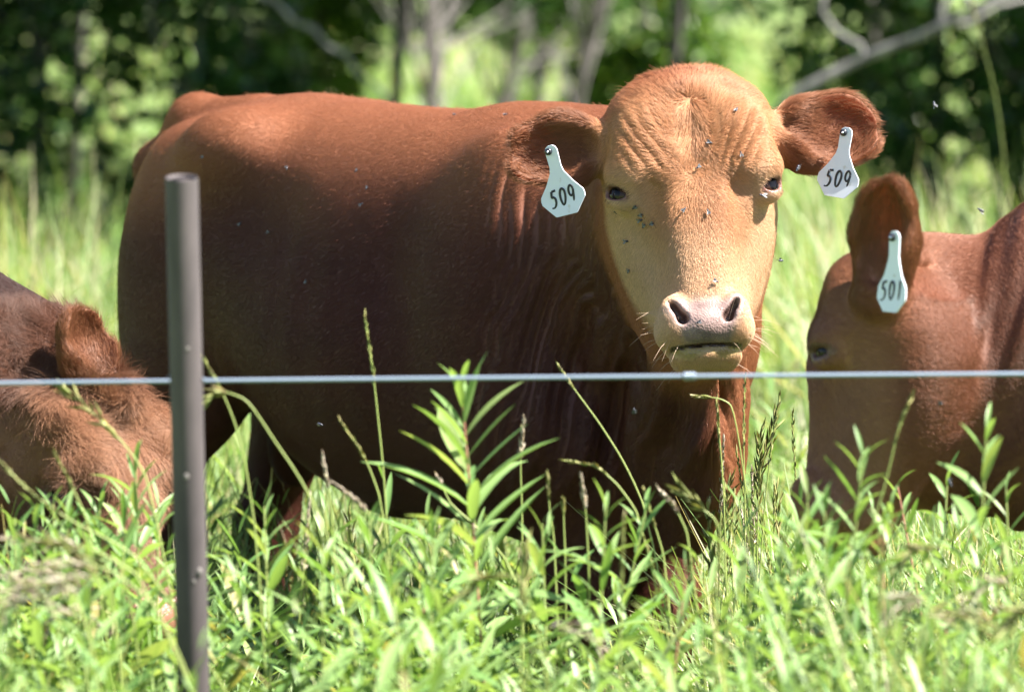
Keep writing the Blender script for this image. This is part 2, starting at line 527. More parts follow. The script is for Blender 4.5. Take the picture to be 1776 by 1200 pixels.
# ------------------------------------------------------------------ hide and coat materials
def hide_material(name, red_glow=(0.58, 0.145, 0.055)):
    m, nt, b = mat_new(name)
    a = N(nt, 'ShaderNodeAttribute', attribute_name='col')
    n = N(nt, 'ShaderNodeTexNoise'); n.inputs['Scale'].default_value = 90; n.inputs['Detail'].default_value = 4
    mp = N(nt, 'ShaderNodeMapRange'); mp.inputs[3].default_value = 0.82; mp.inputs[4].default_value = 1.15
    nt.links.new(n.outputs[0], mp.inputs[0])
    mx = N(nt, 'ShaderNodeVectorMath', operation='SCALE')
    nt.links.new(a.outputs['Color'], mx.inputs[0]); nt.links.new(mp.outputs[0], mx.inputs[3])
    nt.links.new(mx.outputs[0], b.inputs['Base Color'])
    b.inputs['Roughness'].default_value = 0.55
    b.inputs['Specular IOR Level'].default_value = 0.35
    ga = N(nt, 'ShaderNodeAttribute', attribute_name='aux')   # r: thin ear skin, g: bare wet skin
    sep = N(nt, 'ShaderNodeSeparateColor')
    nt.links.new(ga.outputs['Color'], sep.inputs[0])
    tr = N(nt, 'ShaderNodeBsdfTranslucent'); tr.inputs[0].default_value = (*red_glow, 1)
    ms = N(nt, 'ShaderNodeMixShader')
    mul = N(nt, 'ShaderNodeMath', operation='MULTIPLY'); mul.inputs[1].default_value = 0.45
    nt.links.new(sep.outputs[0], mul.inputs[0]); nt.links.new(mul.outputs[0], ms.inputs[0])
    nt.links.new(b.outputs[0], ms.inputs[1]); nt.links.new(tr.outputs[0], ms.inputs[2])
    out = nt.nodes['Material Output']
    nt.links.new(ms.outputs[0], out.inputs[0])
    rr = N(nt, 'ShaderNodeMapRange'); rr.inputs[3].default_value = 0.6; rr.inputs[4].default_value = 0.24
    nt.links.new(sep.outputs[1], rr.inputs[0]); nt.links.new(rr.outputs[0], b.inputs['Roughness'])
    bn = N(nt, 'ShaderNodeTexVoronoi'); bn.inputs['Scale'].default_value = 420
    bp_ = N(nt, 'ShaderNodeBump'); bp_.inputs['Distance'].default_value = 0.0007
    nt.links.new(sep.outputs[1], bp_.inputs['Strength'])
    nt.links.new(bn.outputs[0], bp_.inputs['Height']); nt.links.new(bp_.outputs[0], b.inputs['Normal'])
    return m

def coat_material(name, trans=0.16):
    m, nt, b = mat_new(name)
    a = N(nt, 'ShaderNodeAttribute', attribute_name='col')
    nt.links.new(a.outputs['Color'], b.inputs['Base Color'])
    b.inputs['Roughness'].default_value = 0.45
    b.inputs['Specular IOR Level'].default_value = 0.32
    tr = N(nt, 'ShaderNodeBsdfTranslucent'); nt.links.new(a.outputs['Color'], tr.inputs[0])
    ms = N(nt, 'ShaderNodeMixShader'); ms.inputs[0].default_value = trans
    nt.links.new(b.outputs[0], ms.inputs[1]); nt.links.new(tr.outputs[0], ms.inputs[2])
    nt.links.new(ms.outputs[0], nt.nodes['Material Output'].inputs[0])
    return m

CAM_P = np.array([0, 0, CAM_H])

def grow_coat(parent, V, Q, Nv, colv, dens, length, flow, lift, mat, seed=1, jitter=0.25, width=0.00042, name='coat', back=-0.45, zmin=0.25):
    """short hair as one curves object; dens (per m2), length, lift per vertex, flow (n,3) per vertex"""
    r = np.random.default_rng(seed)
    A, B, C, D = (V[Q[:, i]] for i in range(4))
    ar = 0.5 * np.linalg.norm(np.cross(C - A, D - B), axis=1)
    cen = (A + B + C + D) / 4
    toc = CAM_P - cen; toc /= np.linalg.norm(toc, axis=1)[:, None]
    fn = Nv[Q].mean(1)
    fac = (fn * toc).sum(1)
    w = ar * dens[Q].mean(1) * ((fac > back) & (cen[:, 2] > zmin))
    cnt = r.poisson(w)
    fi = np.repeat(np.arange(len(Q)), cnt)
    n = len(fi)
    s, t = r.random(n), r.random(n)
    W = np.stack([(1 - s) * (1 - t), s * (1 - t), s * t, (1 - s) * t], 1)[:, :, None]
    pick = lambda X: (X[Q[fi]] * (W if X.ndim == 2 else W[:, :, 0])).sum(1)
    P = pick(V); n_ = pick(Nv); n_ /= np.linalg.norm(n_, axis=1)[:, None]
    d = pick(flow)
    d = d + jitter * r.normal(size=(n, 3)) * 0.7
    d = d - n_ * (d * n_).sum(1)[:, None]; d /= np.linalg.norm(d, axis=1)[:, None] + 1e-9
    L = pick(length) * (0.7 + 0.6 * r.random(n)); lf = pick(lift) * (0.6 + 0.8 * r.random(n))
    col = pick(colv) * (0.75 + 0.5 * r.random(n))[:, None]
    wild = r.random(n) < 0.004
    lf = np.where(wild, lf + 0.5, lf)
    L_, lf_ = L[:, None], lf[:, None]
    p0 = P - n_ * 0.001
    p1 = P + d * L_ * 0.40 + n_ * L_ * lf_ * 0.55
    p2 = P + d * L_ * 0.92 + n_ * L_ * lf_ * 0.80
    hc = bpy.data.hair_curves.new(name)
    hc.add_curves([3] * n)
    pts = np.stack([p0, p1, p2], 1).reshape(-1, 3).astype(np.float32)
    org = np.array(parent.location, dtype=np.float32)
    hc.attributes['position'].data.foreach_set('vector', (pts - org).ravel())
    ra = hc.attributes.new('radius', 'FLOAT', 'POINT') if 'radius' not in hc.attributes else hc.attributes['radius']
    ra.data.foreach_set('value', np.tile(np.array([0.5, 0.45, 0.12], np.float32) * width, n))
    ca = hc.attributes.new('col', 'FLOAT_COLOR', 'CURVE')
    ca.data.foreach_set('color', np.concatenate([col, np.ones((n, 1))], 1).astype(np.float32).ravel())
    hc.materials.append(mat)
    o = bpy.data.objects.new(name, hc)
    COL.objects.link(o); o.parent = parent
    print(parent.name, name, n)
    return o

def sstep(a, b, x):
    t = np.clip((x - a) / (b - a), 0, 1)
    return t * t * (3 - 2 * t)

def face_fields(l, base, tan, pale, pink):
    """albedo, bare-skin and hair-flow fields of a head in head-local coordinates l"""
    u, v, w = l.T
    au = np.abs(u)
    front = sstep(-.17, -.10, v) * sstep(.20, .12, w) * sstep(.165, .145, au)
    col = base[None] * (1 - front[:, None]) + tan[None] * front[:, None]
    side = front * sstep(.05, .11, au) * sstep(.06, -.02, w)                     # cheeks below the eyes are palest
    bridge = front * sstep(-.03, -.12, w) * 0.7
    p = np.clip(side + bridge, 0, 1)[:, None]
    col = col * (1 - p) + pale[None] * p
    # nose pad between and around the nostrils, lower lip
    wn = vnoise(l, 70, 77) * .006
    pad = sstep(-.168, -.196, w + wn - 0.2 * np.maximum(0, au - .03)) * sstep(-.2555, -.2525, w) * sstep(.068, .050, au + wn + 0.45 * np.maximum(0, -.205 - w)) * sstep(-.045, -.03, v)
    lip = sstep(-.2545, -.2585, w) * sstep(-.276, -.266, w - .004 * np.cos(au * 120)) * sstep(.056, .046, au) * sstep(-.055, -.04, v)
    bare = np.clip(pad + lip, 0, 1)
    return col, bare, pad, lip, front

def eye_q(l, s, deg=38):
    a = R(deg) * s
    M0 = np.array([math.cos(a), -math.sin(a), 0]); M1 = np.array([math.sin(a), math.cos(a), 0]); M2 = np.array([0, 0, 1.])
    tl = R(16) * s
    m0 = math.cos(tl) * M0 + math.sin(tl) * M2; m2 = -math.sin(tl) * M0 + math.cos(tl) * M2
    d = l - (np.array([s * .112, -.044, .002]) + .028 * M1)
    return ((d @ m0) / .0215) ** 2 + ((d @ m2) / .0104) ** 2 + ((d @ M1) / .05) ** 2

# ------------------------------------------------------------------ eyes
em, nt, b = mat_new('dark_eye')
tc = N(nt, 'ShaderNodeTexCoord'); sx = N(nt, 'ShaderNodeSeparateXYZ'); nt.links.new(tc.outputs['Object'], sx.inputs[0])
rp = N(nt, 'ShaderNodeValToRGB'); rp.color_ramp.elements[0].color = (0.004, 0.003, 0.004, 1); rp.color_ramp.elements[1].color = (0.035, 0.016, 0.010, 1)
ln = N(nt, 'ShaderNodeVectorMath', operation='LENGTH'); cx = N(nt, 'ShaderNodeCombineXYZ')
nt.links.new(sx.outputs[0], cx.inputs[0]); nt.links.new(sx.outputs[2], cx.inputs[2]); nt.links.new(cx.outputs[0], ln.inputs[0])
sc_ = N(nt, 'ShaderNodeMath', operation='MULTIPLY'); sc_.inputs[1].default_value = 55
nt.links.new(ln.outputs['Value'], sc_.inputs[0]); nt.links.new(sc_.outputs[0], rp.inputs[0]); nt.links.new(rp.outputs[0], b.inputs['Base Color'])
rp.color_ramp.elements[0].position = 0.5; rp.color_ramp.elements[1].position = 0.6
b.inputs['Roughness'].default_value = 0.10; b.inputs['Specular IOR Level'].default_value = 0.22
lash_m, nt2, b2 = mat_new('eyelash'); b2.inputs['Base Color'].default_value = (0.12, 0.07, 0.05, 1)

def add_eyes(root, O, H, S=1.0, deg=40, sides=(-1, 1), lashes=True):
    org = np.array(root.location)
    for sg in sides:
        bm = bmesh.new(); bmesh.ops.create_uvsphere(bm, u_segments=32, v_segments=20, radius=0.0235 * S)
        for f in bm.faces: f.smooth = True
        e_me = bpy.data.meshes.new('eye'); bm.to_mesh(e_me); bm.free()
        o = link('eye', e_me, root, em)
        c = O + S * (sg * .112 * H[0] - .0455 * H[1] + .002 * H[2])
        a = R(deg) * sg
        fwd = math.sin(a) * H[0] + math.cos(a) * H[1]
        q = Vector(fwd).to_track_quat('-Y', 'Z')
        o.rotation_euler = q.to_euler(); o.location = c - org
        parts = []
        for i in range(16):
            f = (i / 15 - .5) * 2
            dirn = fwd + f * 0.6 * (H[0] * math.cos(a) - H[1] * math.sin(a)) + 0.28 * H[2]
            dirn /= np.linalg.norm(dirn)
            p = c + 0.0235 * S * (fwd * math.cos(f) + (H[0] * math.cos(a) - H[1] * math.sin(a)) * math.sin(f) * .9) * 0.98 + H[2] * (.0135 - .006 * f * f)
            parts.append(tube([p, p + dirn * .009 - H[2] * .001, p + dirn * .017 - H[2] * .003], [.00035, .0003, .0001], 4, False))
        lv, lf = join_vf(parts)
        link('eyelashes', mesh_np('eyelashes', lv - org, lf), root, lash_m)['kind'] = 'stuff'
# ------------------------------------------------------------------ build the bull
HIDE = hide_material('red_hide')
COAT = coat_material('red_coat')
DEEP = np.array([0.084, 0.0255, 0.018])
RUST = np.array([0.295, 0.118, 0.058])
TAN = np.array([0.44, 0.225, 0.115])
PALE = np.array([0.54, 0.36, 0.225])
PINK = np.array([0.255, 0.175, 0.160])

def make_bull():
    F = build_bull_field()
    V, Q = F.mesh()
    V, Q = largest(V, Q)
    V = smooth_v(V, Q, 2)
    Nv = vert_normals(V, Q)
    l = head_local(V, HO, HH)
    u, v, w = l.T
    au = np.abs(u)
    inhead = sstep(-.26, -.20, v) * sstep(.36, .34, au) * sstep(-.36, -.33, w)
    P = to_px(V); px, py = P[:, 0], P[:, 1]
    s_ = (V - BO) @ BH; t_ = (V - BO) @ BR
    # --- relief: skin folds of the neck, brow wrinkles, muscles
    D = np.zeros(len(V))
    neck = sstep(.41, .35, V[:, 0]) * sstep(.10, .30, s_) * (1 - inhead) * sstep(.55, .70, V[:, 2]) * sstep(1.22, 1.05, V[:, 2])
    wob = vnoise(V, 9, 3) * 1.1 + vnoise(V, 22, 5) * 0.4
    hx = (V[:, 0] + 0.30 * (V[:, 2] - .9) * np.sign(V[:, 0] - .33))     # folds fan out from under the jaw
    D += neck * 0.0030 * np.sin(hx * 165 + wob * 4.2) * (0.45 + 0.75 * vnoise(V, 10, 9)) * sstep(.24, .42, s_)
    D += neck * 0.0022 * np.sin(hx * 330 + wob * 5.0) * (.6 + .6 * vnoise(V, 17, 10)) * sstep(.25, .45, s_)
    D += neck * 0.010 * np.sin(hx * 74 + 1.2 + wob * 1.2) * sstep(.30, .50, s_) * sstep(1.02, .85, V[:, 2]) * sstep(.38, .33, V[:, 0])
    D += (1 - inhead) * 0.006 * vnoise(V, 5, 2)
    D += (1 - inhead) * 0.0011 * np.sin(s_ * 78 + 1.5 * V[:, 2]) * sstep(-.22, -.12, s_) * sstep(.22, .12, s_) * sstep(.62, .75, V[:, 2]) * sstep(1.15, 1.0, V[:, 2])
    br = sstep(-.09, -.05, v) * inhead
    arc = au * 1.0 - 0.055 - (w - .06) * 0.55 + (w - .06) ** 2 * 1.8
    D += br * 0.0018 * np.sin(arc * 310 + 2.6 * vnoise(V, 16, 71) + np.where(u > 0, 1.9, 0)) * (1 + .7 * vnoise(V, 11, 73)) * sstep(.02, .04, w) * sstep(.135, .10, w) * sstep(.03, .05, au) * sstep(.115, .095, au)
    D += br * -0.0 * np.exp(-(u / .014) ** 2) * sstep(-.01, .03, w) * sstep(.15, .10, w)
    D += br * 0.0016 * vnoise(V, 40, 4) * sstep(-.02, .02, w)
    V = V + Nv * D[:, None]
    Nv = vert_normals(V, Q)
    # --- colour
    col, bare, pad, lip, front = face_fields(l, RUST, TAN, PALE, PINK)
    n1 = vnoise(V, 3.0, 8)[:, None]
    n2 = vnoise(V * np.array([1, 1, 2.2]), 11, 18)[:, None]
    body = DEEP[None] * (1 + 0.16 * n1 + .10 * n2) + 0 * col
    sunlit_m = (np.maximum(sstep(.98, 1.2, V[:, 2] + .05 * vnoise(V, 4, 12)), sstep(.30, .36, V[:, 0] + .015 * vnoise(V, 8, 14))) * (1 - inhead))[:, None] * 0.85  # back and right chest: sunlight painted into the coat as a brighter colour
    body = body * (1 - sunlit_m) + RUST[None] * sunlit_m
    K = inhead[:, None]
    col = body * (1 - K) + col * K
    # ears: darker rust outside, thin skin inside
    ear = sstep(.135, .16, au) * inhead * sstep(-.05, .0, w)
    e = ear[:, None]
    col = col * (1 - e) + (RUST * 0.72)[None] * e
    crown = (inhead * sstep(.10, .19, w + .02 * vnoise(V, 14, 19)) * (1 - ear))[:, None] * 0.5
    col = col * (1 - crown) + RUST[None] * crown
    thin = ear * sstep(.18, .22, au)
    mot = vnoise(V, 60, 21) * 0.5 + 0.5
    padc = PINK[None] * (0.62 + 0.50 * mot[:, None]) * (1 - .25 * sstep(.2, .6, vnoise(V, 130, 23)))[:, None]
    lipc = np.array([0.27, 0.19, 0.075])[None]
    col = col * (1 - pad[:, None]) + padc * pad[:, None]
    col = col * (1 - lip[:, None]) + lipc * lip[:, None]
    # nostril and mouth linings, eyelid rims
    nos = np.zeros(len(V))
    for sg in (-1, 1):
        q = ((u - sg * .041) / .0135) ** 2 + ((w + .206) / .024) ** 2
        nos = np.maximum(nos, sstep(1.3, .7, q) * sstep(.004, -.006, v))
        q2 = eye_q(l, sg)
        lid = sstep(2.1, 1.4, q2) * sstep(-.085, -.07, v) * inhead
        col = col * (1 - lid[:, None]) + np.array([0.16, 0.075, 0.06])[None] * lid[:, None]
        bare = np.maximum(bare, lid * 0.9)
    mouth = sstep(.0036, .0018, np.abs(w + .2565)) * sstep(.060, .054, au) * sstep(-.07, -.06, v) * inhead
    dk = np.maximum(nos * 0.8, mouth)[:, None]
    col = col * (1 - dk) + np.array([0.060, 0.034, 0.028])[None] * dk
    bare = np.maximum(bare, np.maximum(nos, mouth)) * inhead
    root = empty('bull', (float(BO[0]), float(BO[1]), 0.0), 'red bull behind the wire, turning its tan face to the camera', 'bull', 'red cattle in the meadow')
    org = np.array(root.location)
    me = mesh_np('body', V - org, Q)
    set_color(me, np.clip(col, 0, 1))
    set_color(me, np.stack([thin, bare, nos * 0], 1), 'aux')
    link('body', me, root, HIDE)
    # --- coat
    flow = -0.85 * BH[None] - np.array([0, 0, 0.55])[None] + 0.25 * np.stack([vnoise(V, 7, i) for i in (31, 32, 33)], 1)
    wh = l - np.array([0.0, 0.0, 0.022])
    fl = np.stack([wh[:, 0] * 1.0, -0.05 - 0 * u, np.where(wh[:, 2] > 0, wh[:, 2] * 0.35, wh[:, 2])], 1)
    mid = sstep(.03, .01, au) * sstep(.04, .07, w) * sstep(.15, .12, w)                   # parting below the poll falls forward
    fl = fl * (1 - mid[:, None]) + np.stack([np.sign(u) * .03 + .03 * vnoise(V, 30, 41), 0 * u, -0.08 + 0 * u], 1) * mid[:, None]
    ck = sstep(.085, .16, au)
    fl = fl * (1 - ck[:, None]) + np.stack([0 * u, -.6 + 0 * u, -.6 + 0 * u], 1) * 0.1 * ck[:, None]
    ea = np.stack([np.sign(u), -0.25 + 0 * u, 0.15 + vnoise(V, 25, 51) * 0.5], 1)
    fl = fl / (np.linalg.norm(fl, axis=1)[:, None] + 1e-6)
    fl = fl * (1 - ear[:, None]) + ea * ear[:, None]
    fl = fl + 0.35 * np.stack([vnoise(V, 45, i) for i in (61, 62, 63)], 1) * sstep(-.06, .03, w)[:, None]
    flow = flow * (1 - K) + (fl @ HH) * K
    dens = 430e3 + 400e3 * inhead
    dens = dens * (1 - sstep(0.25, 0.6, bare))
    dens = dens * (1 - 0.7 * thin * (((Nv @ HH[1]) > 0.3))) * (1 - 0.4 * thin)
    eyem = np.zeros(len(V))
    length = 0.011 * (1 - inhead) + inhead * (0.0085 + 0.008 * sstep(.0, .08, w) * sstep(.12, .06, au) + 0.006 * sstep(.10, .16, w) * (1 - ear) + 0.007 * ear)
    length *= 1 - 0.55 * sstep(-.12, -.19, w) * inhead
    lift = 0.08 * (1 - inhead) + inhead * (0.20 + 0.12 * sstep(.02, .10, w) + 0.2 * ear)
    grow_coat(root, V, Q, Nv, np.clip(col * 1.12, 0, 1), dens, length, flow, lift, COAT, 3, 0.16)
    add_eyes(root, HO, HH)
    # --- whiskers
    r = np.random.default_rng(5); parts = []
    for i in range(46):
        sg = -1 if i % 2 else 1
        a = HO + sg * r.uniform(.035, .088) * HH[0] + (-.03 + r.uniform(-.03, .02)) * HH[1] + r.uniform(-.280, -.19) * HH[2]
        k = np.argmin(((V - a) ** 2).sum(1)); a = V[k]
        if bare[k] > .3 and r.random() < .8: continue
        d = Nv[k] * .8 + sg * .4 * HH[0] + r.normal(size=3) * .25 - .2 * HH[2]; d /= np.linalg.norm(d)
        Lh = r.uniform(.02, .05)
        parts.append(tube([a, a + d * Lh * .5, a + d * Lh - np.array([0, 0, Lh * .15])], [.0003, .00025, .0001], 4, False))
    lv, lf = join_vf(parts)
    wm, nt3, b3 = mat_new('whisker'); b3.inputs['Base Color'].default_value = (0.5, 0.35, 0.25, 1)
    link('whiskers', mesh_np('whiskers', lv - org, lf), root, wm)['kind'] = 'stuff'
    return root, V, Q, Nv
BULL, BV, BQ, BN_ = make_bull()
# ------------------------------------------------------------------ the two grazing cattle
def make_grazer(name, label, F, O, H, S, ears, body_col, head_cols, hairlen, whorl, shag, seed, bodyflow, neckfn=None, zmin=0.2, eye_deg=38):
    V, Q = F.mesh(); V, Q = largest(V, Q); V = smooth_v(V, Q, 2)
    Nv = vert_normals(V, Q)
    l = head_local(V, O, H, S); u, v, w = l.T; au = np.abs(u)
    inhead = sstep(-.24, -.17, v) * sstep(.40, .36, au) * sstep(-.36, -.33, w) * sstep(.36, .30, w)
    D = 0.005 * vnoise(V, 6, seed)
    if neckfn is not None: D = D + neckfn(V) * (1 - inhead)
    V = V + Nv * D[:, None]; Nv = vert_normals(V, Q)
    rust, tan, pale = head_cols
    col, bare, pad, lip, front = face_fields(l, rust, tan, pale, PINK)
    K = inhead[:, None]
    body = body_col[None] * (1 + 0.15 * vnoise(V, 3, seed + 1)[:, None])
    col = body * (1 - K) + col * K
    earm = np.zeros(len(V))
    for e in ears:
        A, B = np.array(e[0]), np.array(e[1]); ab = B - A
        t = np.clip(((l - A) @ ab) / (ab @ ab), 0, 1.3)
        d = np.linalg.norm(l - A - t[:, None] * ab, axis=1)
        earm = np.maximum(earm, sstep(.085, .07, d) * sstep(.12, .3, t) * sstep(.128, .145, np.maximum(au, w)))
    e = earm[:, None]
    col = col * (1 - e) + (RUST * 0.6)[None] * e
    for sg in (-1, 1):
        lid = sstep(2.1, 1.4, eye_q(l, sg, eye_deg)) * sstep(-.085, -.07, v) * inhead
        col = col * (1 - lid[:, None]) + np.array([0.10, 0.05, 0.04])[None] * lid[:, None]
        bare = np.maximum(bare, lid)
    bare = bare * inhead
    o0 = O + (-.1) * H[1]
    root = empty(name, (float(o0[0]), float(o0[1]), 0.0), label, name, 'red cattle in the meadow')
    org = np.array(root.location)
    me = mesh_np('body', V - org, Q)
    set_color(me, np.clip(col, 0, 1)); set_color(me, np.stack([earm * 0.55, bare, bare * 0], 1), 'aux')
    link('body', me, root, HIDE)
    wh = l - np.asarray(whorl)
    fl = wh / (np.linalg.norm(wh, axis=1)[:, None] + 1e-6)
    fl = fl + shag * np.stack([.9 * vnoise(V, 38, i) + .9 * vnoise(V, 15, i + 5) for i in (61, 62, 63)], 1)
    if ears:
        ea = np.array(ears[0][1]) - np.array(ears[0][0]); ea = ea / np.linalg.norm(ea)
        fl = fl * (1 - e) + (ea[None] + .3 * np.stack([vnoise(V, 25, i) for i in (71, 72, 73)], 1)) * e
    flow = (np.asarray(bodyflow)[None] + 0.3 * np.stack([vnoise(V, 7, i) for i in (31, 32, 33)], 1)) * (1 - K) + (fl @ H) * K
    dens = (360e3 + 200e3 * inhead) * (1 - sstep(.25, .6, bare)) * (1 - .6 * earm)
    fore = inhead * sstep(-.10, .04, w) * (1 - earm)
    length = hairlen * (1 - inhead) + inhead * (0.009 + shag * 0.042 * fore * sstep(.14, .10, au) + .006 * earm)
    lift = 0.10 + 0.12 * inhead + shag * fore * (0.20 + .25 * vnoise(V, 40, 88))
    grow_coat(root, V, Q, Nv, np.clip(col * 1.12, 0, 1), dens, length, flow, lift, COAT, seed, 0.2 + 0.15 * shag, width=0.00045, zmin=zmin)
    return root, V, Q, Nv

def cow_trunk(F, c, head, top, S=1.0, lo=None, hi=None):
    """rough trunk and legs of a grazing animal, c = point on the ground under the shoulders, head = unit heading"""
    h = np.array([head[0], head[1], 0.]); h /= np.linalg.norm(h)
    r = np.array([h[1], -h[0], 0.]); z = np.array([0, 0, 1.])
    M = np.stack([r, z, h])
    s = [-1.10, -1.0, -.8, -.5, -.2, 0., .12, .22]
    tp = [top - .14, top - .04, top, top - .01, top - .01, top, top - .03, top - .10]
    bt = [.78, .66, .60, .56, .54, .55, .57, .66]
    hw = [.10, .17, .24, .27, .27, .22, .18, .12]
    F.loft(c, M, s[0], s[-1], Tab(s, [0] * 8), Tab(s, [(a + b) / 2 for a, b in zip(tp, bt)]), Tab(s, hw), Tab(s, [(a - b) / 2 for a, b in zip(tp, bt)]), 2.3, .04, lo, hi)
    for sd in (-1, 1):
        P = lambda a, b, q: c + a * h + b * r + q * z
        F.chain([P(.02, sd * .14, .66), P(.04, sd * .14, .40), P(.03, sd * .14, .06)], [.10, .055, .05], .05)
        F.ell(P(-.90, sd * .14, .88), [.17, .11, .24], np.stack([h, r, z]), .06)
        F.chain([P(-.88, sd * .15, .70), P(-1.02, sd * .15, .44), P(-.97, sd * .15, .06)], [.11, .055, .05], .05)

# --- right: animal with tag 501, grazing towards the left
S5 = 1.0
H5 = head_frame([-math.cos(R(19)), math.sin(R(19)), 0.0], [math.sin(R(5)), 0.02, math.cos(R(5))])
E5 = at(1426, 612, 8.12)
O5 = E5 - S5 * (.122 * H5[0] - .034 * H5[1])
l5 = lambda P: tuple(((np.asarray(P) - O5) @ H5.T) / S5)
f5 = np.array([-.45, -.88, .1]) @ H5.T
EAR5 = (l5(at(1530, 510, 8.09)), l5(at(1539, 316, 8.03)), tuple(f5), .047, .022)
EAR5B = ((-.115, -.09, .10), (-.25, -.14, .12), (-.3, .9, 0), .055, .02)
def build_501():
    lo = np.array([.36, 7.75, .02]); hi = np.array([2.65, 8.95, 1.32])
    flo = O5 + np.array([-.10, -.26, -.30]); fhi = O5 + np.array([.30, .22, .32])
    F = Field(*[axis_grid(lo[i], hi[i], flo[i], fhi[i], 0.009, 0.0034) for i in range(3)])
    # neck: sections along +X with top and bottom lines
    xs_px = [1540, 1600, 1690, 1776, 1900, 2060]
    tp = [455, 408, 412, 362, 318, 300]; bt = [860, 880, 890, 915, 950, 985]
    Yc = 8.32
    X = [(p - 888) / FPX * Yc for p in xs_px]
    zt = [at(888, p, Yc)[2] for p in tp]; zb = [at(888, p, Yc)[2] for p in bt]
    M = np.stack([[0, -1., 0], [0, 0, 1.], [1., 0, 0]])
    o = np.array([0, Yc, 0.])
    n = len(X)
    F.loft(o, M, X[0], X[-1], Tab(X, [0.0, 0, 0, 0, -.02, -.04]), Tab(X, [(a + b) / 2 for a, b in zip(zt, zb)]), Tab(X, [.130, .145, .16, .175, .19, .20]), Tab(X, [(a - b) / 2 for a, b in zip(zt, zb)]), 2.0, .09, lo, hi)
    cow_trunk(F, np.array([1.22, 8.40, 0]), (-1, .02), 1.20, 1.0, lo, hi)
    add_head(F, O5, H5, True, EAR5B, EAR5, S5, .72, 58, .45, .42)
    return F
def neck501(V):
    wob = vnoise(V, 9, 3) * 1.2
    return 0.0028 * np.sin(V[:, 0] * 210 - V[:, 2] * 60 + wob * 2) * sstep(.62, .70, V[:, 0]) * sstep(.85, 1.05, V[:, 2]) * (0.6 + .4 * vnoise(V, 12, 9)) \
        + 0.004 * np.sin(V[:, 0] * 80 - V[:, 2] * 40 + wob) * sstep(.6, .75, V[:, 0])
COW5, V5, Q5, N5 = make_grazer('cow', 'tan faced red animal grazing at the right edge in profile, wearing tag 501', build_501(), O5, H5, S5, [EAR5, EAR5B],
    np.array([0.120, 0.044, 0.025]), (np.array([.19, .074, .042]), np.array([.26, .118, .064]), np.array([.31, .155, .088])), 0.010, (0, 0, .03), 0.0, 13, [.8, 0, -.6], neck501, eye_deg=58)
add_eyes(COW5, O5, H5, S5, 58)

# --- left: shaggy calf grazing, forehead towards us
SC_ = 0.95
HC = head_frame([.70, -.58, .36], [-.28, .28, .90])
PC = at(132, 712, 8.62)
OC = PC - SC_ * (.15 * HC[2] - .06 * HC[1])
lc = lambda P: tuple(((np.asarray(P) - OC) @ HC.T) / SC_)
EARC = (lc(at(172, 680, 8.58)), lc(at(140, 538, 8.57)), tuple(np.array([.70, -.70, .2]) @ HC.T), .050, .022)
EARC2 = ((-.11, -.11, .07), (-.20, -.24, .03), (-.5, .8, -.3), .045, .02)
def build_calf():
    lo = np.array([-2.35, 7.9, .02]); hi = np.array([-.40, 9.25, 1.22])
    flo = OC + np.array([-.26, -.24, -.32]); fhi = OC + np.array([.22, .26, .34])
    F = Field(*[axis_grid(lo[i], hi[i], flo[i], fhi[i], 0.010, 0.0036) for i in range(3)])
    hb = OC - .13 * HC[1] * SC_
    F.chain([hb + .03 * HC[2], at(10, 720, 8.72), at(-170, 640, 8.72)], [.125, .15, .20], .06)
    F.chain([hb + .08 * HC[2], at(20, 640, 8.76), at(-160, 545, 8.74)], [.09, .105, .13], .05)
    F.chain([hb - .10 * HC[2], at(-20, 830, 8.72), at(-170, 800, 8.72)], [.09, .12, .17], .06)
    cow_trunk(F, np.array([-1.12, 8.72, 0]), (1, .0), 1.06, 1.0, lo, hi)
    add_head(F, OC, HC, True, EARC2, EARC, SC_)
    return F
CALF, VC, QC, NC = make_grazer('calf', 'shaggy reddish brown calf grazing head down beside the fence post', build_calf(), OC, HC, SC_, [EARC, EARC2],
    np.array([0.036, 0.016, 0.013]), (np.array([.095, .040, .024]), np.array([.28, .140, .080]), np.array([.11, .052, .032])), 0.016, (0.03, -.12, .16), 1.0, 17, [-.8, -.1, -.5])
add_eyes(CALF, OC, HC, SC_)
# ------------------------------------------------------------------ ground, woodland, grass
def leaf_material(name, c1, c2, c3=None, trans=0.45, rough=0.45, attr='col'):
    """leaf: colour varies from leaf to leaf by a baked random value; thin, lets light through"""
    m, nt, b = mat_new(name)
    a = N(nt, 'ShaderNodeAttribute', attribute_name=attr)
    sep = N(nt, 'ShaderNodeSeparateColor'); nt.links.new(a.outputs['Color'], sep.inputs[0])
    rp = N(nt, 'ShaderNodeValToRGB')
    rp.color_ramp.elements[0].color = (*c1, 1); rp.color_ramp.elements[1].color = (*c2, 1)
    if c3 is not None:
        rp.color_ramp.elements[1].position = 0.86
        e = rp.color_ramp.elements.new(0.97); e.color = (*c3, 1)
    nt.links.new(sep.outputs[0], rp.inputs[0])
    nt.links.new(rp.outputs[0], b.inputs['Base Color'])
    b.inputs['Roughness'].default_value = rough
    tr = N(nt, 'ShaderNodeBsdfTranslucent')
    tc = N(nt, 'ShaderNodeMix', data_type='RGBA', blend_type='MULTIPLY'); tc.inputs[0].default_value = 1
    nt.links.new(rp.outputs[0], tc.inputs[6]); tc.inputs[7].default_value = (1.15, 1.1, 0.55, 1)
    nt.links.new(tc.outputs[2], tr.inputs[0])
    ms = N(nt, 'ShaderNodeMixShader'); ms.inputs[0].default_value = trans
    nt.links.new(b.outputs[0], ms.inputs[1]); nt.links.new(tr.outputs[0], ms.inputs[2])
    nt.links.new(ms.outputs[0], nt.nodes['Material Output'].inputs[0])
    return m

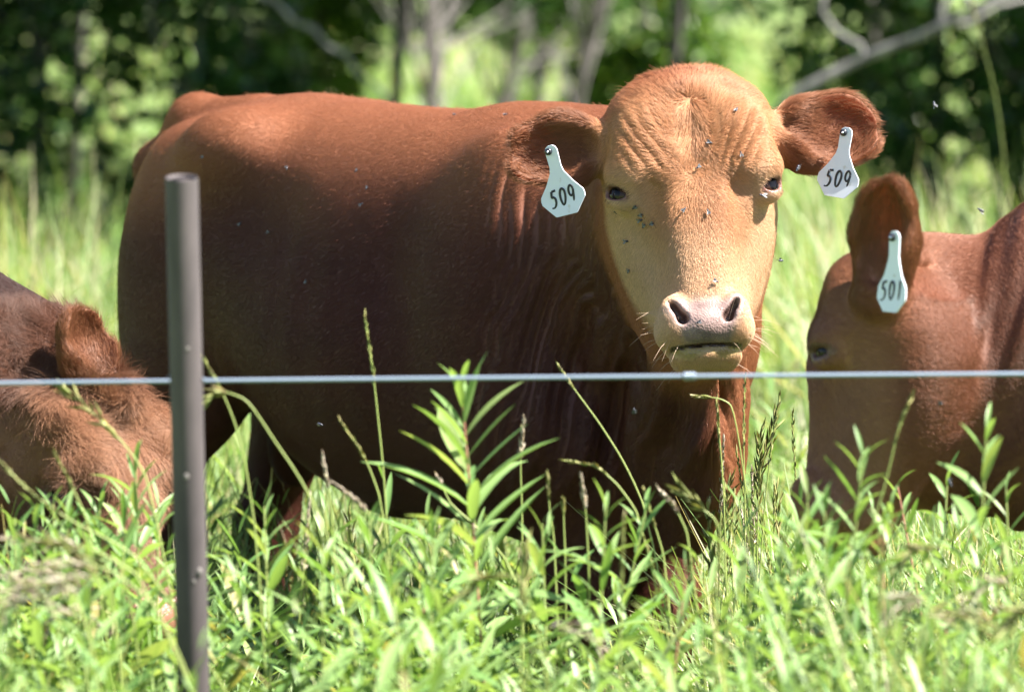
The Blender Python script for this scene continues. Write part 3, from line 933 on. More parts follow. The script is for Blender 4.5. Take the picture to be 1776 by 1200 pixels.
def bark_material(name, c1, c2, scale=14):
    m, nt, b = mat_new(name)
    tc = N(nt, 'ShaderNodeTexCoord')
    mp = N(nt, 'ShaderNodeMapping'); mp.inputs['Scale'].default_value = (1, 1, 0.35)
    nt.links.new(tc.outputs['Object'], mp.inputs[0])
    n = N(nt, 'ShaderNodeTexNoise'); n.inputs['Scale'].default_value = scale; n.inputs['Detail'].default_value = 6
    nt.links.new(mp.outputs[0], n.inputs[0])
    rp = N(nt, 'ShaderNodeValToRGB'); rp.color_ramp.elements[0].color = (*c1, 1); rp.color_ramp.elements[1].color = (*c2, 1)
    rp.color_ramp.elements[0].position = .35; rp.color_ramp.elements[1].position = .65
    nt.links.new(n.outputs[0], rp.inputs[0]); nt.links.new(rp.outputs[0], b.inputs['Base Color'])
    bu = N(nt, 'ShaderNodeBump'); bu.inputs['Distance'].default_value = 0.01
    nt.links.new(n.outputs[0], bu.inputs['Height']); nt.links.new(bu.outputs[0], b.inputs['Normal'])
    b.inputs['Roughness'].default_value = 0.9
    return m

def ground_sheet():
    m, nt, b = mat_new('meadow_soil')
    tc = N(nt, 'ShaderNodeTexCoord')
    n = N(nt, 'ShaderNodeTexNoise'); n.inputs['Scale'].default_value = 0.35; n.inputs['Detail'].default_value = 7
    n2 = N(nt, 'ShaderNodeTexNoise'); n2.inputs['Scale'].default_value = 6; n2.inputs['Detail'].default_value = 8
    nt.links.new(tc.outputs['Object'], n.inputs[0]); nt.links.new(tc.outputs['Object'], n2.inputs[0])
    r1 = N(nt, 'ShaderNodeValToRGB'); r1.color_ramp.elements[0].color = (.14, .22, .05, 1); r1.color_ramp.elements[1].color = (.24, .32, .09, 1)
    r2 = N(nt, 'ShaderNodeValToRGB'); r2.color_ramp.elements[0].color = (.45, .45, .45, 1); r2.color_ramp.elements[1].color = (1.2, 1.2, 1.2, 1)
    nt.links.new(n.outputs[0], r1.inputs[0]); nt.links.new(n2.outputs[0], r2.inputs[0])
    mx = N(nt, 'ShaderNodeMix', data_type='RGBA', blend_type='MULTIPLY'); mx.inputs[0].default_value = 1
    nt.links.new(r1.outputs[0], mx.inputs[6]); nt.links.new(r2.outputs[0], mx.inputs[7])
    nt.links.new(mx.outputs[2], b.inputs['Base Color'])
    b.inputs['Roughness'].default_value = 0.95
    bu = N(nt, 'ShaderNodeBump'); bu.inputs['Distance'].default_value = .03; nt.links.new(n2.outputs[0], bu.inputs['Height']); nt.links.new(bu.outputs[0], b.inputs['Normal'])
    # one sheet: fine near, coarse far, gently uneven
    e = np.concatenate([-np.geomspace(1500, 8, 14), np.linspace(-6, 6, 13), np.geomspace(8, 1500, 14)])
    f = np.concatenate([-np.geomspace(300, 8, 8), np.linspace(-6, 40, 40), np.geomspace(44, 2500, 14)])
    X, Y = np.meshgrid(e, f, indexing='ij')
    Z = 0.03 * vnoise(np.stack([X, Y, 0 * X], -1), .5, 3)
    Vg = np.stack([X, Y, Z], -1).reshape(-1, 3)
    nx, ny = X.shape
    i, j = np.meshgrid(np.arange(nx - 1), np.arange(ny - 1), indexing='ij')
    k = (i * ny + j).ravel()
    Fg = np.stack([k, k + ny, k + ny + 1, k + 1], 1)
    tag(link('ground', mesh_np('ground', Vg, Fg), None, m), kind='structure')
ground_sheet()

def leaf_quads(C, size, r, up=0.5, asp=0.6):
    """one bent leaf (two quads, six verts) at each centre"""
    n = len(C)
    nrm = r.normal(size=(n, 3)); nrm[:, 2] = np.abs(nrm[:, 2]) + up; nrm /= np.linalg.norm(nrm, axis=1)[:, None]
    t = r.normal(size=(n, 3)); t -= nrm * (t * nrm).sum(1)[:, None]; t /= np.linalg.norm(t, axis=1)[:, None]
    b = np.cross(nrm, t)
    s = (size * (0.6 + 0.8 * r.random(n)))[:, None]
    fold = 0.18
    P = [C - t * s * .5, C - b * s * asp * .5 + nrm * s * fold, C + t * s * .5 - nrm * s * .1, C + b * s * asp * .5 + nrm * s * fold]
    V = np.stack(P, 1).reshape(-1, 3)
    k = np.arange(n) * 4
    F = np.stack([k, k + 1, k + 2, k + 3], 1)
    return V, F

FOL = leaf_material('woodland_leaf', (.018, .056, .012), (.045, .105, .022), (.11, .16, .045), 0.42, 0.30)
FOL2 = leaf_material('bright_leaf', (.07, .150, .025), (.13, .235, .045), (.22, .25, .07), 0.5, 0.38)
BARK = bark_material('grey_bark', (.055, .050, .048), (.15, .135, .13))
BARKD = bark_material('dead_wood', (.075, .070, .070), (.20, .19, .185), 20)

def crown_points(clumps, n, r):
    """points spread through a few clumps, denser towards each shell, with gaps between twigs"""
    vol = np.array([c[3] * c[4] * c[5] for c in clumps]) ** 0.8
    pick = r.choice(len(clumps), n, p=vol / vol.sum())
    c = np.array(clumps)[pick]
    d = r.normal(size=(n, 3)); d /= np.linalg.norm(d, axis=1)[:, None]
    rad = r.random(n) ** 0.45
    P = c[:, :3] + d * rad[:, None] * c[:, 3:6]
    keep = (vnoise(P, 3.2, 5) + 0.6 * vnoise(P, 7, 6)) > -0.12
    return P[keep]

def tree(name, label, stems, clumps, nleaf, lsize, fol, bark, seed, group, cat='tree'):
    """stems: list of (path, radii); clumps: ellipsoids x,y,z,rx,ry,rz"""
    r = np.random.default_rng(seed)
    b0 = np.array(stems[0][0][0])
    root = empty(name, tuple(float(x) for x in b0), label, cat, group)
    for k, (path, rad) in enumerate(stems):
        V, F = tube(path, rad, 9, True)
        V = V + 0.12 * np.interp(V[:, 2], [0, 3], [1, .4])[:, None] * np.max(rad) * np.stack([vnoise(V, 6, s) for s in (1, 2, 3)], 1)
        link('trunk' if k == 0 else 'limb', mesh_np('trunk', V - b0, F), root, bark)
    if nleaf:
        P = crown_points(clumps, nleaf, r)
        P = P[P[:, 2] > .05]
        V, F = leaf_quads(P, lsize, r, 0.4, 0.62)
        me = mesh_np('crown', V - b0, F, False)
        cv = np.repeat(r.random(len(P)), 4)
        set_color(me, np.stack([cv, cv, cv], 1))
        link('crown', me, root, fol)
        # inner twigs
        parts = []
        for i in range(14):
            c = clumps[r.integers(len(clumps))]
            e = np.array(c[:3]) + r.normal(size=3) * np.array(c[3:6]) * .45
            s0 = np.array(stems[0][0][min(len(stems[0][0]) - 1, 1 + i % 2)])
            m_ = (s0 + e) / 2 + r.normal(size=3) * .12
            parts.append(tube([s0, m_, e], [.006, .005, .003], 5, False))
        V, F = join_vf(parts)
        link('twigs', mesh_np('twigs', V - b0, F), root, bark)
    return root

def stem_px(pts, Y, r0, r1, y_extra=True):
    """stem through given directions at distance Y, continued to the ground and up out of view"""
    P = [at(x, y, Y) for x, y in pts]
    a, b = P[0], P[-1]           # P[0] lowest
    dz = (P[0] - P[1]) / max(P[1][2] - P[0][2], .05)
    g = P[0] + dz * max(P[0][2], 0) * 0.8; g[2] = -0.05
    up = P[-1] - P[-2]; up = up / max(up[2], .05)
    t1 = P[-1] + up * 1.2 + np.array([0.05, 0.0, 0]); t2 = t1 + up * 0.6 + np.array([-.1, .1, .9])
    pts3 = [g] + P + [t1, t2]
    return pts3, np.linspace(r0, r1, len(pts3))

GT = 'trees at the edge of the wood'
GB = 'leafy bushes along the wood'
# dark bushes on the left
r = np.random.default_rng(3)
def bush(name, label, x, y, h, w, n, ls, fol, seed):
    rr = np.random.default_rng(seed)
    cl = []
    for i in range(9):
        cl.append((x + rr.uniform(-.6, .6) * w, y + rr.uniform(-.5, .5) * w, h * rr.uniform(.15, .85), w * rr.uniform(.3, .55), w * rr.uniform(.3, .5), h * rr.uniform(.16, .3)))
    st = [([(x, y, -.05), (x + .05, y, h * .4), (x - .05, y + .05, h * .85)], [.03, .022, .01])]
    return tree(name, label, st, cl, n, ls, fol, BARK, seed, GB, 'bush')
BUSHES = [
 (-2.35, 20.3, 2.1, .85, 'dense dark green bush beyond the meadow at the far left edge', FOL),
 (-1.75, 20.6, 2.3, .62, 'dark leafy bush above the calf at the left, second from the edge', FOL),
 (-1.20, 21.2, 2.2, .44, 'dark leafy bush rising behind the rump of the bull', FOL),
 (-2.3, 22.6, 3.0, .8, 'tall shaded bush set back among the dark bushes at the left', FOL),
 (-1.02, 20.3, 2.1, .36, 'dark leafy bush right behind the tail of the bull', FOL),
 (-.86, 24.5, 2.2, .42, 'lighter leafy bush behind the back of the bull, beside the slanting grey branch', FOL2),
 (1.52, 20.8, 2.4, .55, 'dark leafy bush behind the dead branch at the right', FOL),
 (2.05, 20.2, 2.2, .7, 'dark green bush at the far right edge of the meadow', FOL),
 (1.45, 23.6, 2.3, .42, 'dark bush behind the right ear of the bull', FOL),
 (.55, 25.0, 1.9, .45, 'bright green bush behind the head of the bull', FOL2),
 (.08, 27.6, 2.1, .4, 'bright leafy bush between the grey trunks, left of the head of the bull', FOL2),
 (-3.3, 21.0, 2.6, 1.0, 'dark bush outside the left edge', FOL),
 (3.1, 21.0, 2.6, 1.0, 'dark bush outside the right edge', FOL),
]
for i, (x, y, h, w, lb, fol) in enumerate(BUSHES):
    bush('bush', lb, x, y, h, w, int(9500 * w), .072, fol, 100 + i)

# grey trunks behind the bull (lowest point first)
TR = [
 ([(757, 200), (755, 90), (752, -10)], 22.6, .034, .027, 'grey upright trunk rising just behind the back of the bull'),
 ([(742, 190), (718, 100), (700, 30), (690, -15)], 22.9, .022, .015, 'thin dark trunk leaning left beside the upright grey trunk'),
 ([(868, 200), (890, 120), (905, 60), (925, -15)], 24.5, .036, .028, 'pale grey trunk leaning right, left of the left ear of the bull'),
 ([(925, 195), (948, 120), (962, 50), (972, -15)], 26.0, .028, .02, 'slim pale trunk behind the left ear of the bull'),
 ([(1000, 200), (1010, 120), (1025, 50), (1040, -15)], 24.0, .036, .028, 'dark grey trunk just left of the head of the bull'),
 ([(1140, 130), (1150, 60), (1160, -15)], 27.0, .034, .026, 'grey trunk rising above the head of the bull'),
 ([(1212, 120), (1216, 50), (1225, -15)], 27.5, .032, .024, 'mottled trunk above the crown of the bull, right of the grey trunk'),
]
for i, (pts, Y, r0, r1, lb) in enumerate(TR):
    p, rd = stem_px(pts, Y, r0 * .66, r1 * .66)
    top = p[-1]
    cl = [(top[0] + r.uniform(-.7, .7), top[1] + r.uniform(-.7, .7), top[2] + r.uniform(-.9, 1.2), r.uniform(.4, .7), r.uniform(.4, .7), r.uniform(.3, .5)) for k in range(7)]
    cl += [(p[2][0] + r.uniform(-.55, .55), Y + r.uniform(.7, 2.2), 1.0 + r.uniform(.0, .8), .36, .4, .20) for k in range(10)]
    tree('tree', lb, [(p, rd)], cl, 4600, .075, FOL2 if i in (2, 3, 6) else FOL, BARK, 200 + i, GT)

# canopy trees: crowns above the view that shade the bushes
CAN = [(-2.6, 21.0, 4.6), (-1.75, 20.6, 4.6), (-.5, 20.2, 4.6), (.55, 20.0, 4.6), (1.9, 20.1, 4.8), (3.3, 19.9, 5.2), (4.8, 20.0, 5.8), (6.3, 20.2, 6.4), (-4.2, 21.0, 5.0)]
for i, (x, y, h) in enumerate(CAN):
    cl = [(x + r.uniform(-1, 1), y + r.uniform(-.9, .9), h * r.uniform(.42, 1.0), r.uniform(.5, .85), r.uniform(.5, .85), r.uniform(.35, .6)) for k in range(13)]
    st = [([(x, y + 1.6, -.05), (x + .08, y + 1.5, 1.2), (x - .05, y + .6, h * .55), (x, y, h * .9)], [.026, .025, .022, .012])]
    tree('tree', 'shade tree with a broad crown over the bushes at the edge of the wood', st, cl, 6500, .19, FOL, BARK, 300 + i, GT)

# dead branches
def dead_branch(label, paths, seed):
    root = empty('dead_branch', tuple(float(x) for x in paths[0][0][0]), label, 'branch')
    b0 = np.array(paths[0][0][0])
    for k, (p, rd) in enumerate(paths):
        p = np.asarray(p)
        q = [p[0]]
        for a, b in zip(p[:-1], p[1:]): q += [(a + b) / 2 + np.random.default_rng(seed + k).normal(size=3) * .01, b]
        V, F = tube(q, np.interp(np.linspace(0, 1, len(q)), np.linspace(0, 1, len(rd)), rd), 8, True)
        link('limb' if k == 0 else 'twig', mesh_np('limb', V - b0, F), root, BARKD)
A_ = lambda x, y, Y: at(x, y, Y)
dead_branch('grey dead branch slanting up to the right above the right ear of the bull', [
 ([A_(1250, 290, 18.6), A_(1385, 160, 18.4), A_(1490, 105, 18.4), A_(1600, 62, 18.3), A_(1690, 22, 18.2), A_(1760, -15, 18.2), A_(1900, -90, 18.2)], [.019, .018, .016, .015, .013, .011, .007]),
 ([A_(1497, 100, 18.4), A_(1492, 78, 18.4), A_(1450, 55, 18.4), A_(1425, 20, 18.4), A_(1428, -20, 18.4)], [.010, .010, .009, .009, .008]),
 ([A_(1615, 55, 18.3), A_(1632, 15, 18.3), A_(1640, -25, 18.3)], [.012, .01, .009]),
 ([A_(1600, 62, 18.3), A_(1680, 42, 18.3), A_(1780, -2, 18.4)], [.012, .009, .006]),
 ([A_(1690, 22, 18.2), A_(1675, -20, 18.2)], [.012, .011])], 1)
dead_branch('grey dead branch slanting down to the right behind the back of the bull', [
 ([A_(720, 215, 19.5), A_(655, 150, 19.5), A_(600, 95, 19.5), A_(545, 52, 19.5), A_(480, 5, 19.5), A_(420, -40, 19.5)], [.006, .008, .009, .010, .011, .011])], 9)

# far tree line beyond the lit field
def far_wood():
    rr = np.random.default_rng(77)
    cl = []
    for x in np.arange(-16, 16, 1.1):
        for k in range(4):
            cl.append((x + rr.uniform(-.5, .5), 62 + rr.uniform(-2, 2), rr.uniform(.3, 4.5), 1.0, 1.0, .8))
    P = crown_points(cl, 26000, rr)
    V, F = leaf_quads(P, .26, rr, .4, .7)
    me = mesh_np('far_wood', V, F, False)
    cv = np.repeat(rr.random(len(P)), 4); set_color(me, np.stack([cv] * 3, 1))
    tag(link('far_wood', me, None, FOL), 'far wood beyond the sunlit field', 'wood', kind='stuff')
far_wood()

# ------------------------------------------------------------------ grass
GRASS = leaf_material('grass_blade', (.112, .210, .048), (.235, .315, .112), (.48, .43, .28), 0.45, 0.45)
WEED = leaf_material('weed_leaf', (.112, .222, .056), (.235, .340, .120), (.27, .24, .09), 0.45, 0.46)

def blades(pos, h, w, lean, r, seg=3):
    """curved tapering blades as quads"""
    n = len(pos)
    az = r.random(n) * 2 * np.pi
    d = np.stack([np.cos(az), np.sin(az), 0 * az], 1)
    side = np.stack([-np.sin(az), np.cos(az), 0 * az], 1)
    tw = r.normal(size=n)[:, None] * .5
    side = side * np.cos(tw) + d * np.sin(tw)
    V = np.zeros((n, (seg + 1) * 2, 3))
    for i in range(seg + 1):
        t = i / seg
        c = pos + d * (lean * h * t ** 2)[:, None] + np.array([0, 0, 1.]) * (h * (t - .30 * lean * t ** 2.5))[:, None]
        ww = (w * (1 - t) ** .7 * (1.0 if i else .8) + .0006)[:, None]
        V[:, 2 * i] = c - side * ww; V[:, 2 * i + 1] = c + side * ww
    k = (np.arange(n) * (seg + 1) * 2)[:, None]
    F = np.concatenate([k + np.array([[2 * i, 2 * i + 1, 2 * i + 3, 2 * i + 2]]) for i in range(seg)])
    return V.reshape(-1, 3), F, (seg + 1) * 2

def scatter(y0, y1, dens, margin, r):
    """ground positions in the wedge the picture (and a step to the side) can see"""
    n = int(dens * (y1 - y0) * (margin * 2 + 0.18 * (y0 + y1) / 2))
    y = y0 + (y1 - y0) * r.random(n)
    half = 0.09 * y + margin
    return np.stack([(r.random(n) * 2 - 1) * half, y, 0 * y], 1)

def in_front_of_post(P, wide=60):
    """kept clear: nothing grows right at the camera side of the fence post"""
    q = 888 + FPX * P[..., 0] / P[..., 1]
    return (np.abs(q - 330) < wide) & (P[..., 1] < 7.5)

def low_near_bull(P):
    """grazed and trodden lower in front of and under the bull"""
    q = 888 + FPX * P[..., 0] / P[..., 1]
    f = 1 - .24 * sstep(780, 900, q) * sstep(1270, 1200, q) * sstep(9.6, 9.0, P[..., 1])
    f = f - .22 * sstep(400, 450, q) * sstep(620, 560, q) * sstep(9.8, 9.3, P[..., 1])
    return f - .15 * sstep(8.2, 8.7, P[..., 1]) * sstep(10.4, 9.8, P[..., 1]) * sstep(200, 300, q) * sstep(1330, 1250, q)

def grass_object(name, label, zones, seed, mat):
    r = np.random.default_rng(seed)
    Vs, Fs, Cs, o = [], [], [], 0
    for y0, y1, dens, h0, h1, w0, mg in zones:
        P = scatter(y0, y1, dens, mg, r)
        if y0 < 7.4: P = P[~in_front_of_post(P)]
        patch = 0.5 + 0.5 * vnoise(P, 1.3, 4)
        h = (h0 + (h1 - h0) * r.random(len(P))) * (0.75 + 0.5 * patch)
        h = h * low_near_bull(P)
        V, F, k = blades(P, h, w0 * (.6 + .8 * r.random(len(P))), .15 + .75 * r.random(len(P)) ** 1.5, r)
        c = np.clip(r.random(len(P)) * .95 + .25 * (patch - .5), 0, 1)
        dry = r.random(len(P)) < .16
        c = np.where(dry, 1.0, c * .9)
        Vs.append(V); Fs.append(F + o); o += len(V); Cs.append(np.repeat(c, k))
    V, F, C = np.concatenate(Vs), np.concatenate(Fs), np.concatenate(Cs)
    me = mesh_np(name, V, F); set_color(me, np.stack([C] * 3, 1))
    print(name, len(F))
    return tag(link(name, me, None, mat), label, 'grass', kind='stuff')
grass_object('meadow_grass', 'tall sunlit meadow grass around and behind the cattle', [
    (5.7, 8.3, 1350, .40, .74, .0034, .55), (8.3, 11.5, 1800, .34, .67, .0032, .5),
    (11.5, 15, 700, .35, .62, .0050, .5), (15, 20.5, 480, .30, .60, .0075, .5), (20.5, 30, 150, .2, .42, .011, .5)], 21, GRASS)
grass_object('field_grass', 'short sunlit grass of the far field beyond the trees', [(30, 62, 22, .12, .25, .03, 1.0)], 22, GRASS)

def tall_clumps():
    """taller seeding grass in patches behind the cattle, right and left"""
    r = np.random.default_rng(45)
    P = []
    for cx, cy, sx, sy, n in ((1.18, 13.6, .34, 1.3, 1500), (1.75, 13.2, .3, 1.2, 1000), (.78, 15.2, .2, 1.0, 420), (-1.15, 14.2, .26, 1.0, 500), (-1.6, 13.4, .3, 1.0, 500), (2.3, 14, .4, 1.2, 700)):
        P.append(np.stack([cx + sx * r.normal(size=n), cy + sy * r.normal(size=n), np.zeros(n)], 1))
    P = np.concatenate(P)
    h = .55 + .45 * r.random(len(P))
    V, F, k = blades(P, h, .0048 * (.6 + .8 * r.random(len(P))), .1 + .8 * r.random(len(P)) ** 1.4, r, 5)
    c = np.where(r.random(len(P)) < .3, 1.0, .4 + .5 * r.random(len(P)))
    me = mesh_np('tall_grass', V, F); set_color(me, np.stack([np.repeat(c, k)] * 3, 1))
    tag(link('tall_grass', me, None, GRASS), 'tall pale seeding grass in clumps before the bushes', 'grass', kind='stuff')
tall_clumps()
# ------------------------------------------------------------------ leafy weeds in the foreground
def lance_mesh(name, L, W, droop, fold, r, seg=6):
    """one lanceolate leaf growing along +X from the origin, with a folded midrib"""
    V = []
    for i in range(seg + 1):
        t = i / seg
        w = W * (math.sin(math.pi * min(1, t * .92 + .06)) ** .8) * (1 - .15 * t)
        if i == seg: w = W * .03
        a = droop * t
        x = L * (t - .10 * abs(droop) * t * t); z = L * (.10 * t - .5 * droop * t * t)
        V += [(x, -w, z + fold * w), (x, 0, z), (x, w, z + fold * w)]
    F = []
    for i in range(seg):
        k = i * 3
        F += [(k, k + 3, k + 4, k + 1), (k + 1, k + 4, k + 5, k + 2)]
    me = mesh_np(name, np.array(V), np.array(F))
    c = np.full(len(V), r)
    set_color(me, np.stack([c] * 3, 1))
    me.materials.append(WEED)
    return me
rw = np.random.default_rng(31)
LEAVES = [lance_mesh('leaf', 1.0, rw.uniform(.056, .084), rw.uniform(.1, 1.1), rw.uniform(.25, .6), rw.uniform(.05, .9)) for i in range(14)]
STEM_M, _nt, _b = mat_new('weed_stem'); _b.inputs['Base Color'].default_value = (.20, .24, .07, 1); _b.inputs['Roughness'].default_value = .6
STEM_R, _nt, _b = mat_new('red_weed_stem'); _b.inputs['Base Color'].default_value = (.26, .11, .075, 1); _b.inputs['Roughness'].default_value = .6

def weed_layout(h, n, Lmax, r, bare=.30, top_tight=True):
    """list of (height, azimuth, pitch, length) for the leaves of one stem"""
    out = []; az = r.random() * 6.28
    for i in range(n):
        t = i / (n - 1)
        z = h * (bare + (1 - bare) * t ** .75)
        az += 2.4 + r.normal() * .3
        L = Lmax * (0.55 + .45 * math.sin(math.pi * min(1, t * .75 + .25))) * r.uniform(.8, 1.15) * (1 - .45 * t ** 4)
        pitch = r.uniform(.15, .5) + .75 * t ** 2.2
        out.append((z, az, pitch, L))
    return out

def weed(base, lean, h, n, Lmax, label, seed, stem_mat=None, group=None, bare=.3):
    r = np.random.default_rng(seed)
    root = empty('leafy_weed', tuple(float(x) for x in base), label, 'plant', group)
    lean = np.asarray(lean, float)
    cv = lambda z: np.array([lean[0] * (z / h) ** 1.6, lean[1] * (z / h) ** 1.6, z])
    zs = np.linspace(0, h, 8)
    V, F = tube([cv(z) for z in zs], np.linspace(.0034, .0012, 8), 6, False)
    link('stem', mesh_np('stem', V, F), root, stem_mat or STEM_M)
    for z, az, pitch, L in weed_layout(h, n, Lmax, r, bare):
        me = LEAVES[r.integers(len(LEAVES))]
        o = link('leaf', me, root)
        p = cv(z)
        o.location = p
        o.rotation_euler = (r.normal() * .25, -pitch, az)
        o.scale = (L, L * r.uniform(.8, 1.2), L)
    return root

GW = 'leafy weeds in the foreground grass'
# placed by the photograph: tip, base direction, distance, leaves, leaf length, label
HERO = [
 (800, 650, 850, 1150, 7.75, 24, .165, 'tall leafy weed with a reddish stem, rising in front of the belly of the bull', True),
 (1050, 850, 1035, 1150, 7.7, 18, .115, 'bright upright leafy weed in front of the near foreleg of the bull', False),
 (1120, 860, 1045, 1150, 7.9, 16, .12, 'leafy weed leaning right beside the foreleg of the bull', False),
 (940, 880, 950, 1150, 7.8, 16, .11, 'leafy weed between the tall red stemmed weed and the foreleg of the bull', False),
 (1495, 760, 1450, 1150, 7.5, 18, .125, 'leafy weed below the cheek of the cow with tag 501', False),
 (1430, 850, 1440, 1180, 7.4, 20, .11, 'bushy pale green weed under the muzzle of the cow with tag 501', False),
 (1710, 715, 1685, 1180, 7.5, 13, .125, 'tall sparse weed with upright leaves in front of the cow with tag 501', False),
 (1400, 830, 1405, 1180, 7.6, 16, .12, 'leafy weed hiding the muzzle of the cow with tag 501', False),
 (1545, 850, 1540, 1180, 7.6, 16, .115, 'leafy weed under the jaw of the cow with tag 501', False),
 (1355, 900, 1350, 1180, 7.5, 16, .11, 'leafy weed left of the muzzle of the cow with tag 501', False),
 (95, 845, 92, 1180, 7.95, 16, .115, 'leafy weed at the left below the dark cheek of the calf', False),
 (170, 850, 176, 1180, 7.9, 16, .12, 'leafy weed under the shaggy forehead of the calf', False),
 (212, 865, 205, 1180, 7.7, 16, .12, 'leafy weed before the nose of the calf', False),
 (275, 850, 270, 1180, 7.95, 15, .115, 'leafy weed between the nose of the calf and the fence post', False),
 (20, 880, 25, 1180, 7.8, 16, .115, 'leafy weed in the corner where the left edge meets the neck of the calf', False),
 (340, 900, 345, 1180, 7.7, 16, .11, 'leafy weed growing right behind the foot of the fence post', False),
 (750, 900, 745, 1180, 7.4, 18, .12, 'leafy weed just left of the tall red stemmed weed', False),
 (120, 860, 130, 1180, 7.7, 18, .12, 'leafy weed in front of the cheek of the calf', False),
 (1610, 890, 1600, 1180, 7.5, 18, .10, 'pale pointed weed below the throat of the cow with tag 501', False),
 (235, 780, 250, 1180, 7.9, 18, .13, 'leafy weed in front of the face of the calf', False),
 (455, 860, 470, 1180, 7.8, 18, .115, 'leafy weed just right of the fence post', False),
 (60, 870, 50, 1180, 7.6, 18, .115, 'leafy weed at the left edge in front of the calf', False),
 (640, 880, 650, 1180, 7.6, 18, .11, 'leafy weed under the belly of the bull, left of the red stemmed one', False),
 (1190, 960, 1160, 1180, 7.6, 16, .11, 'leafy weed right of the forelegs of the bull', True),
 (560, 900, 560, 1180, 7.5, 16, .11, 'leafy weed in front of the far hind leg of the bull', False),
 (160, 930, 150, 1180, 7.2, 18, .11, 'leafy weed close to the camera between the calf and the left edge', False),
 (1300, 970, 1290, 1180, 7.4, 16, .10, 'leafy weed in the gap between the bull and the right hand cow', False),
]
for i, (tx, ty, bx, by, Y, n, L, lb, red) in enumerate(HERO):
    T = at(tx, ty, Y); B = at(bx, by, Y)
    d = (T - B) / (T[2] - B[2])
    base = T - d * T[2]; base[2] = 0
    base[0] = T[0] + (base[0] - T[0]) * .55
    n = int(n * 2.1); L = L * 1.2
    weed(base, (T[0] - base[0], rw.normal() * .03), T[2] - .02, n, L, lb, 400 + i, STEM_R if red else STEM_M, GW, .35 if red else .3)
nw = 0
for i in range(44):
    Y = rw.uniform(6.5, 8.4)
    px_ = rw.uniform(-60, 1840)
    X = (px_ - 888) / FPX * Y
    if in_front_of_post(np.array([X, Y, 0.]), 150): continue
    h = rw.uniform(.58, .78) * (1.0 if Y > 6.9 else .88)
    h *= float(low_near_bull(np.array([X, Y, 0.])))
    where = 'below the calf at the left' if px_ < 300 else 'right of the fence post' if px_ < 560 else 'under the belly of the bull' if px_ < 900 else 'under the forelegs of the bull' if px_ < 1260 else 'below the right hand cow'
    weed((X, Y, 0), (rw.normal() * .05, rw.normal() * .05), h, int(rw.integers(18, 27)), rw.uniform(.11, .16),
         'leafy green weed in the foreground tangle ' + where, 500 + i, STEM_R if rw.random() < .25 else STEM_M, GW)

# the tangle between them, past counting
def tangle():
    r = np.random.default_rng(61)
    tmpl = []
    for i in range(6):
        me = LEAVES[i]; v = np.zeros(len(me.vertices) * 3, np.float32); me.vertices.foreach_get('co', v)
        f = np.zeros(len(me.loops), np.int32); me.loops.foreach_get('vertex_index', f)
        tmpl.append((v.reshape(-1, 3), f.reshape(-1, 4)))
    Vs, Fs, Cs, o = [], [], [], 0
    for y0, y1, cnt in ((5.8, 8.6, 1150), (8.6, 12, 420), (12, 20, 300)):
        for k in range(cnt):
            Y = r.uniform(y0, y1); X = r.uniform(-1, 1) * (.09 * Y + .45)
            if in_front_of_post(np.array([X, Y, 0.]), 110): continue
            h = r.uniform(.46, .76) if Y < 8.2 else r.uniform(.34, .62)
            h *= float(low_near_bull(np.array([X, Y, 0.])))
            lx, ly = r.normal() * .08, r.normal() * .08
            base_c = r.random() * .8
            for z, az, pitch, L in weed_layout(h, int(r.integers(9, 15)), r.uniform(.09, .15), r, .25):
                v, f = tmpl[r.integers(6)]
                ca, sa, cp, sp = math.cos(az), math.sin(az), math.cos(pitch), math.sin(pitch)
                x, y, q = v[:, 0] * L, v[:, 1] * L * 1.05, v[:, 2] * L
                x2, q2 = x * cp - q * sp, x * sp + q * cp
                t = (z / h) ** 1.6
                W = np.stack([X + lx * t + x2 * ca - y * sa, Y + ly * t + x2 * sa + y * ca, z + q2], 1)
                Vs.append(W); Fs.append(f + o); o += len(W); Cs.append(np.full(len(W), min(.9, base_c + .2 * r.random()) if r.random() > .05 else 1.0))
    V, F, C = np.concatenate(Vs), np.concatenate(Fs), np.concatenate(Cs)
    me = mesh_np('undergrowth', V, F); set_color(me, np.stack([C] * 3, 1))
    print('undergrowth', len(F))
    tag(link('undergrowth', me, None, WEED), 'tangle of low leafy undergrowth below the wire', 'undergrowth', kind='stuff')
tangle()

